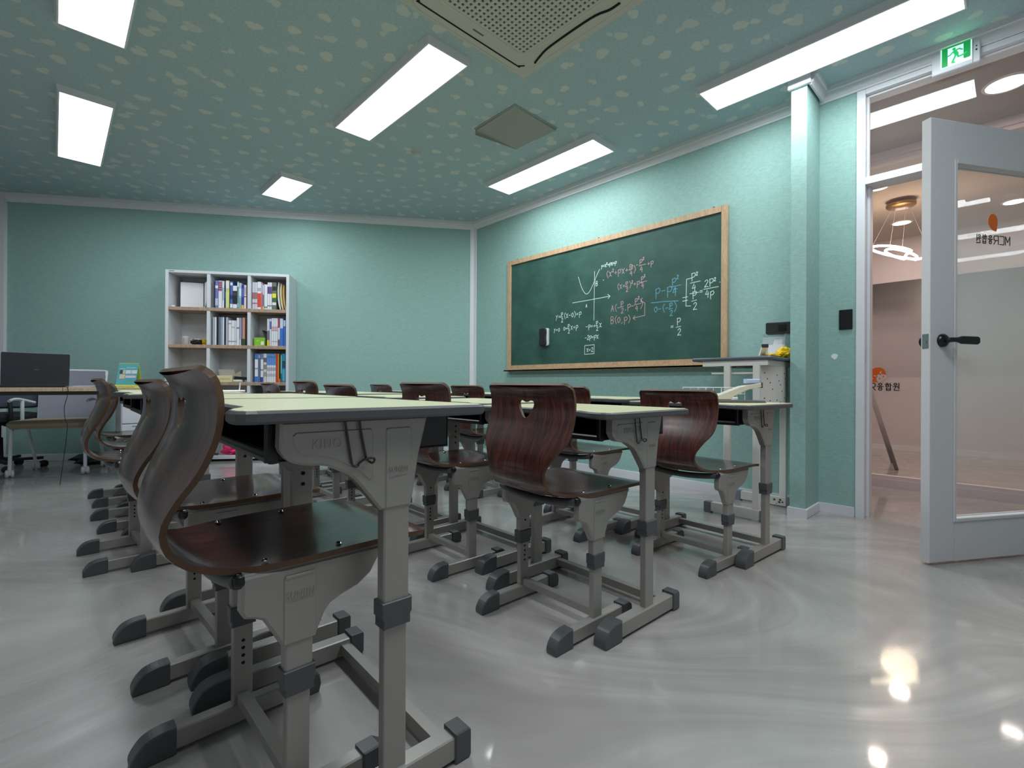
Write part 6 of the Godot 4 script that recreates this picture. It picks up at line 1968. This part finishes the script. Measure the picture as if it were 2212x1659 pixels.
func visitor_chair() -> void:
	var t := thing("visitor_chair", "grey backed visitor chair with tan seat and white legs, behind the laptop table", "chair", Vector3(0.045, 0, -6.03), -0.36)
	# local +z faces the viewer
	var st := begin()
	prism(st, rrect(-0.27, -0.24, 0.25, 0.27, 0.06, 5), -0.485, -0.42, plan(), 0.022)
	obj("seat", st, M.seat_tan, t)
	st = begin()
	var cols := 12
	for i in cols:
		var u0 := -1.0 + 2.0 * i / cols
		var u1 := -1.0 + 2.0 * (i + 1) / cols
		for j in 8:
			var v0 := j / 8.0
			var v1 := (j + 1) / 8.0
			var P := func(u: float, v: float, d: float) -> Vector3:
				return Vector3(0.25 * u * (0.93 + 0.07 * v), 0.46 + 0.47 * v, -0.22 - 0.09 * v - 0.05 * (1 - u * u) + d)
			st.set_smooth_group(0)
			quad(st, P.call(u0, v0, 0.012), P.call(u1, v0, 0.012), P.call(u1, v1, 0.012), P.call(u0, v1, 0.012))
			quad(st, P.call(u1, v0, -0.012), P.call(u0, v0, -0.012), P.call(u0, v1, -0.012), P.call(u1, v1, -0.012))
	obj("back", st, M.mesh_grey, t)
	var rimp := []
	for u in [-1.0, 1.0]:
		rimp.append(one_tube(curve3([Vector3(0.25 * u * 0.93, 0.44, -0.22), Vector3(0.25 * u * 0.96, 0.65, -0.262), Vector3(0.25 * u, 0.93, -0.31)], 6), 0.013, 8))
	for r in rimp:
		obj("back_post", r, M.white_lacquer, t)
	obj("back_rail", one_tube(curve3([Vector3(-0.25, 0.93, -0.31), Vector3(-0.12, 0.935, -0.35), Vector3(0.12, 0.935, -0.35), Vector3(0.25, 0.93, -0.31)], 5), 0.012, 8), M.white_lacquer, t)
	for s in [-1.0, 1.0]:
		var x: float = 0.255 * s
		obj("leg", bar(Vector3(x, 0.05, 0.20), Vector3(x * 0.98, 0.42, 0.19), 0.0135, 10), M.white_lacquer, t)
		obj("leg", bar(Vector3(x, 0.055, -0.24), Vector3(x * 0.98, 0.42, -0.07), 0.0125, 10), M.white_lacquer, t)
		obj("leg_top", bar(Vector3(x * 0.98, 0.415, 0.20), Vector3(x * 0.98, 0.415, -0.08), 0.0125, 10), M.white_lacquer, t)
		obj("arm_post", bar(Vector3(x * 1.04, 0.42, -0.02), Vector3(x * 1.06, 0.655, -0.03), 0.014, 10), M.white_lacquer, t)
		obj("arm_rest", one_tube(curve3([Vector3(x * 1.04, 0.655, 0.19), Vector3(x * 1.06, 0.668, 0.10), Vector3(x * 1.07, 0.662, -0.02), Vector3(x * 1.0, 0.63, -0.20)], 6), 0.013, 8), M.white_lacquer, t)
		caster(t, Vector3(x, 0, 0.20), 0.034, flat(Color(0.78, 0.78, 0.80)), 0.5)
		caster(t, Vector3(x, 0, -0.24), 0.034, flat(Color(0.78, 0.78, 0.80)), 0.3)
	obj("under_bar", bar(Vector3(-0.25, 0.405, 0.0), Vector3(0.25, 0.405, 0.0), 0.011, 8), M.white_lacquer, t)


func office_chair() -> void:
	var t := thing("swivel_chair", "black swivel office chair at the far left behind the laptop table", "chair", Vector3(-0.36, 0, -6.55), 0.3)
	for k in 5:
		var a := TAU * k / 5 + 0.4
		var d := Vector3(cos(a), 0, sin(a))
		obj("base_arm", one_box(Vector3(0.02, 0.075, -0.02), Vector3(0.30, 0.10, 0.02), 0.006, Transform3D(Basis(Vector3.UP, -a), Vector3.ZERO)), M.office_black, t)
		caster(t, d * 0.30, 0.03, M.office_black, a)
	obj("gas_lift", one_lathe([Vector2(0, 0.06), Vector2(0.045, 0.06), Vector2(0.045, 0.11), Vector2(0.03, 0.12), Vector2(0.026, 0.30), Vector2(0.014, 0.30), Vector2(0.014, 0.42), Vector2(0, 0.42)], 16), M.office_black, t)
	var st := begin()
	prism(st, rrect(-0.25, -0.25, 0.25, 0.25, 0.08, 5), -0.53, -0.43, plan(), 0.03)
	obj("seat", st, M.office_black, t)
	st = begin()
	prism(st, rrect(-0.24, 0.58, 0.24, 0.72, 0.06, 5), -0.02, 0.03, Transform3D(Basis(Vector3.RIGHT, -0.1), Vector3(0, 0, 0.24)), 0.015)
	obj("back_cushion", st, M.office_blue, t)
	obj("back_bar", one_tube(curve3([Vector3(0, 0.43, 0.1), Vector3(0, 0.43, 0.26), Vector3(0, 0.5, 0.3), Vector3(0, 0.66, 0.26)], 6), 0.016, 8), M.office_black, t)


# ------------------------------------------------------------------
func _ready() -> void:
	make_camera_and_light()
	make_materials()
	make_room()
	ceiling_fittings()
	furniture()
	chalkboard()
	bookshelf()
	lectern_corner()
	laptop_table()
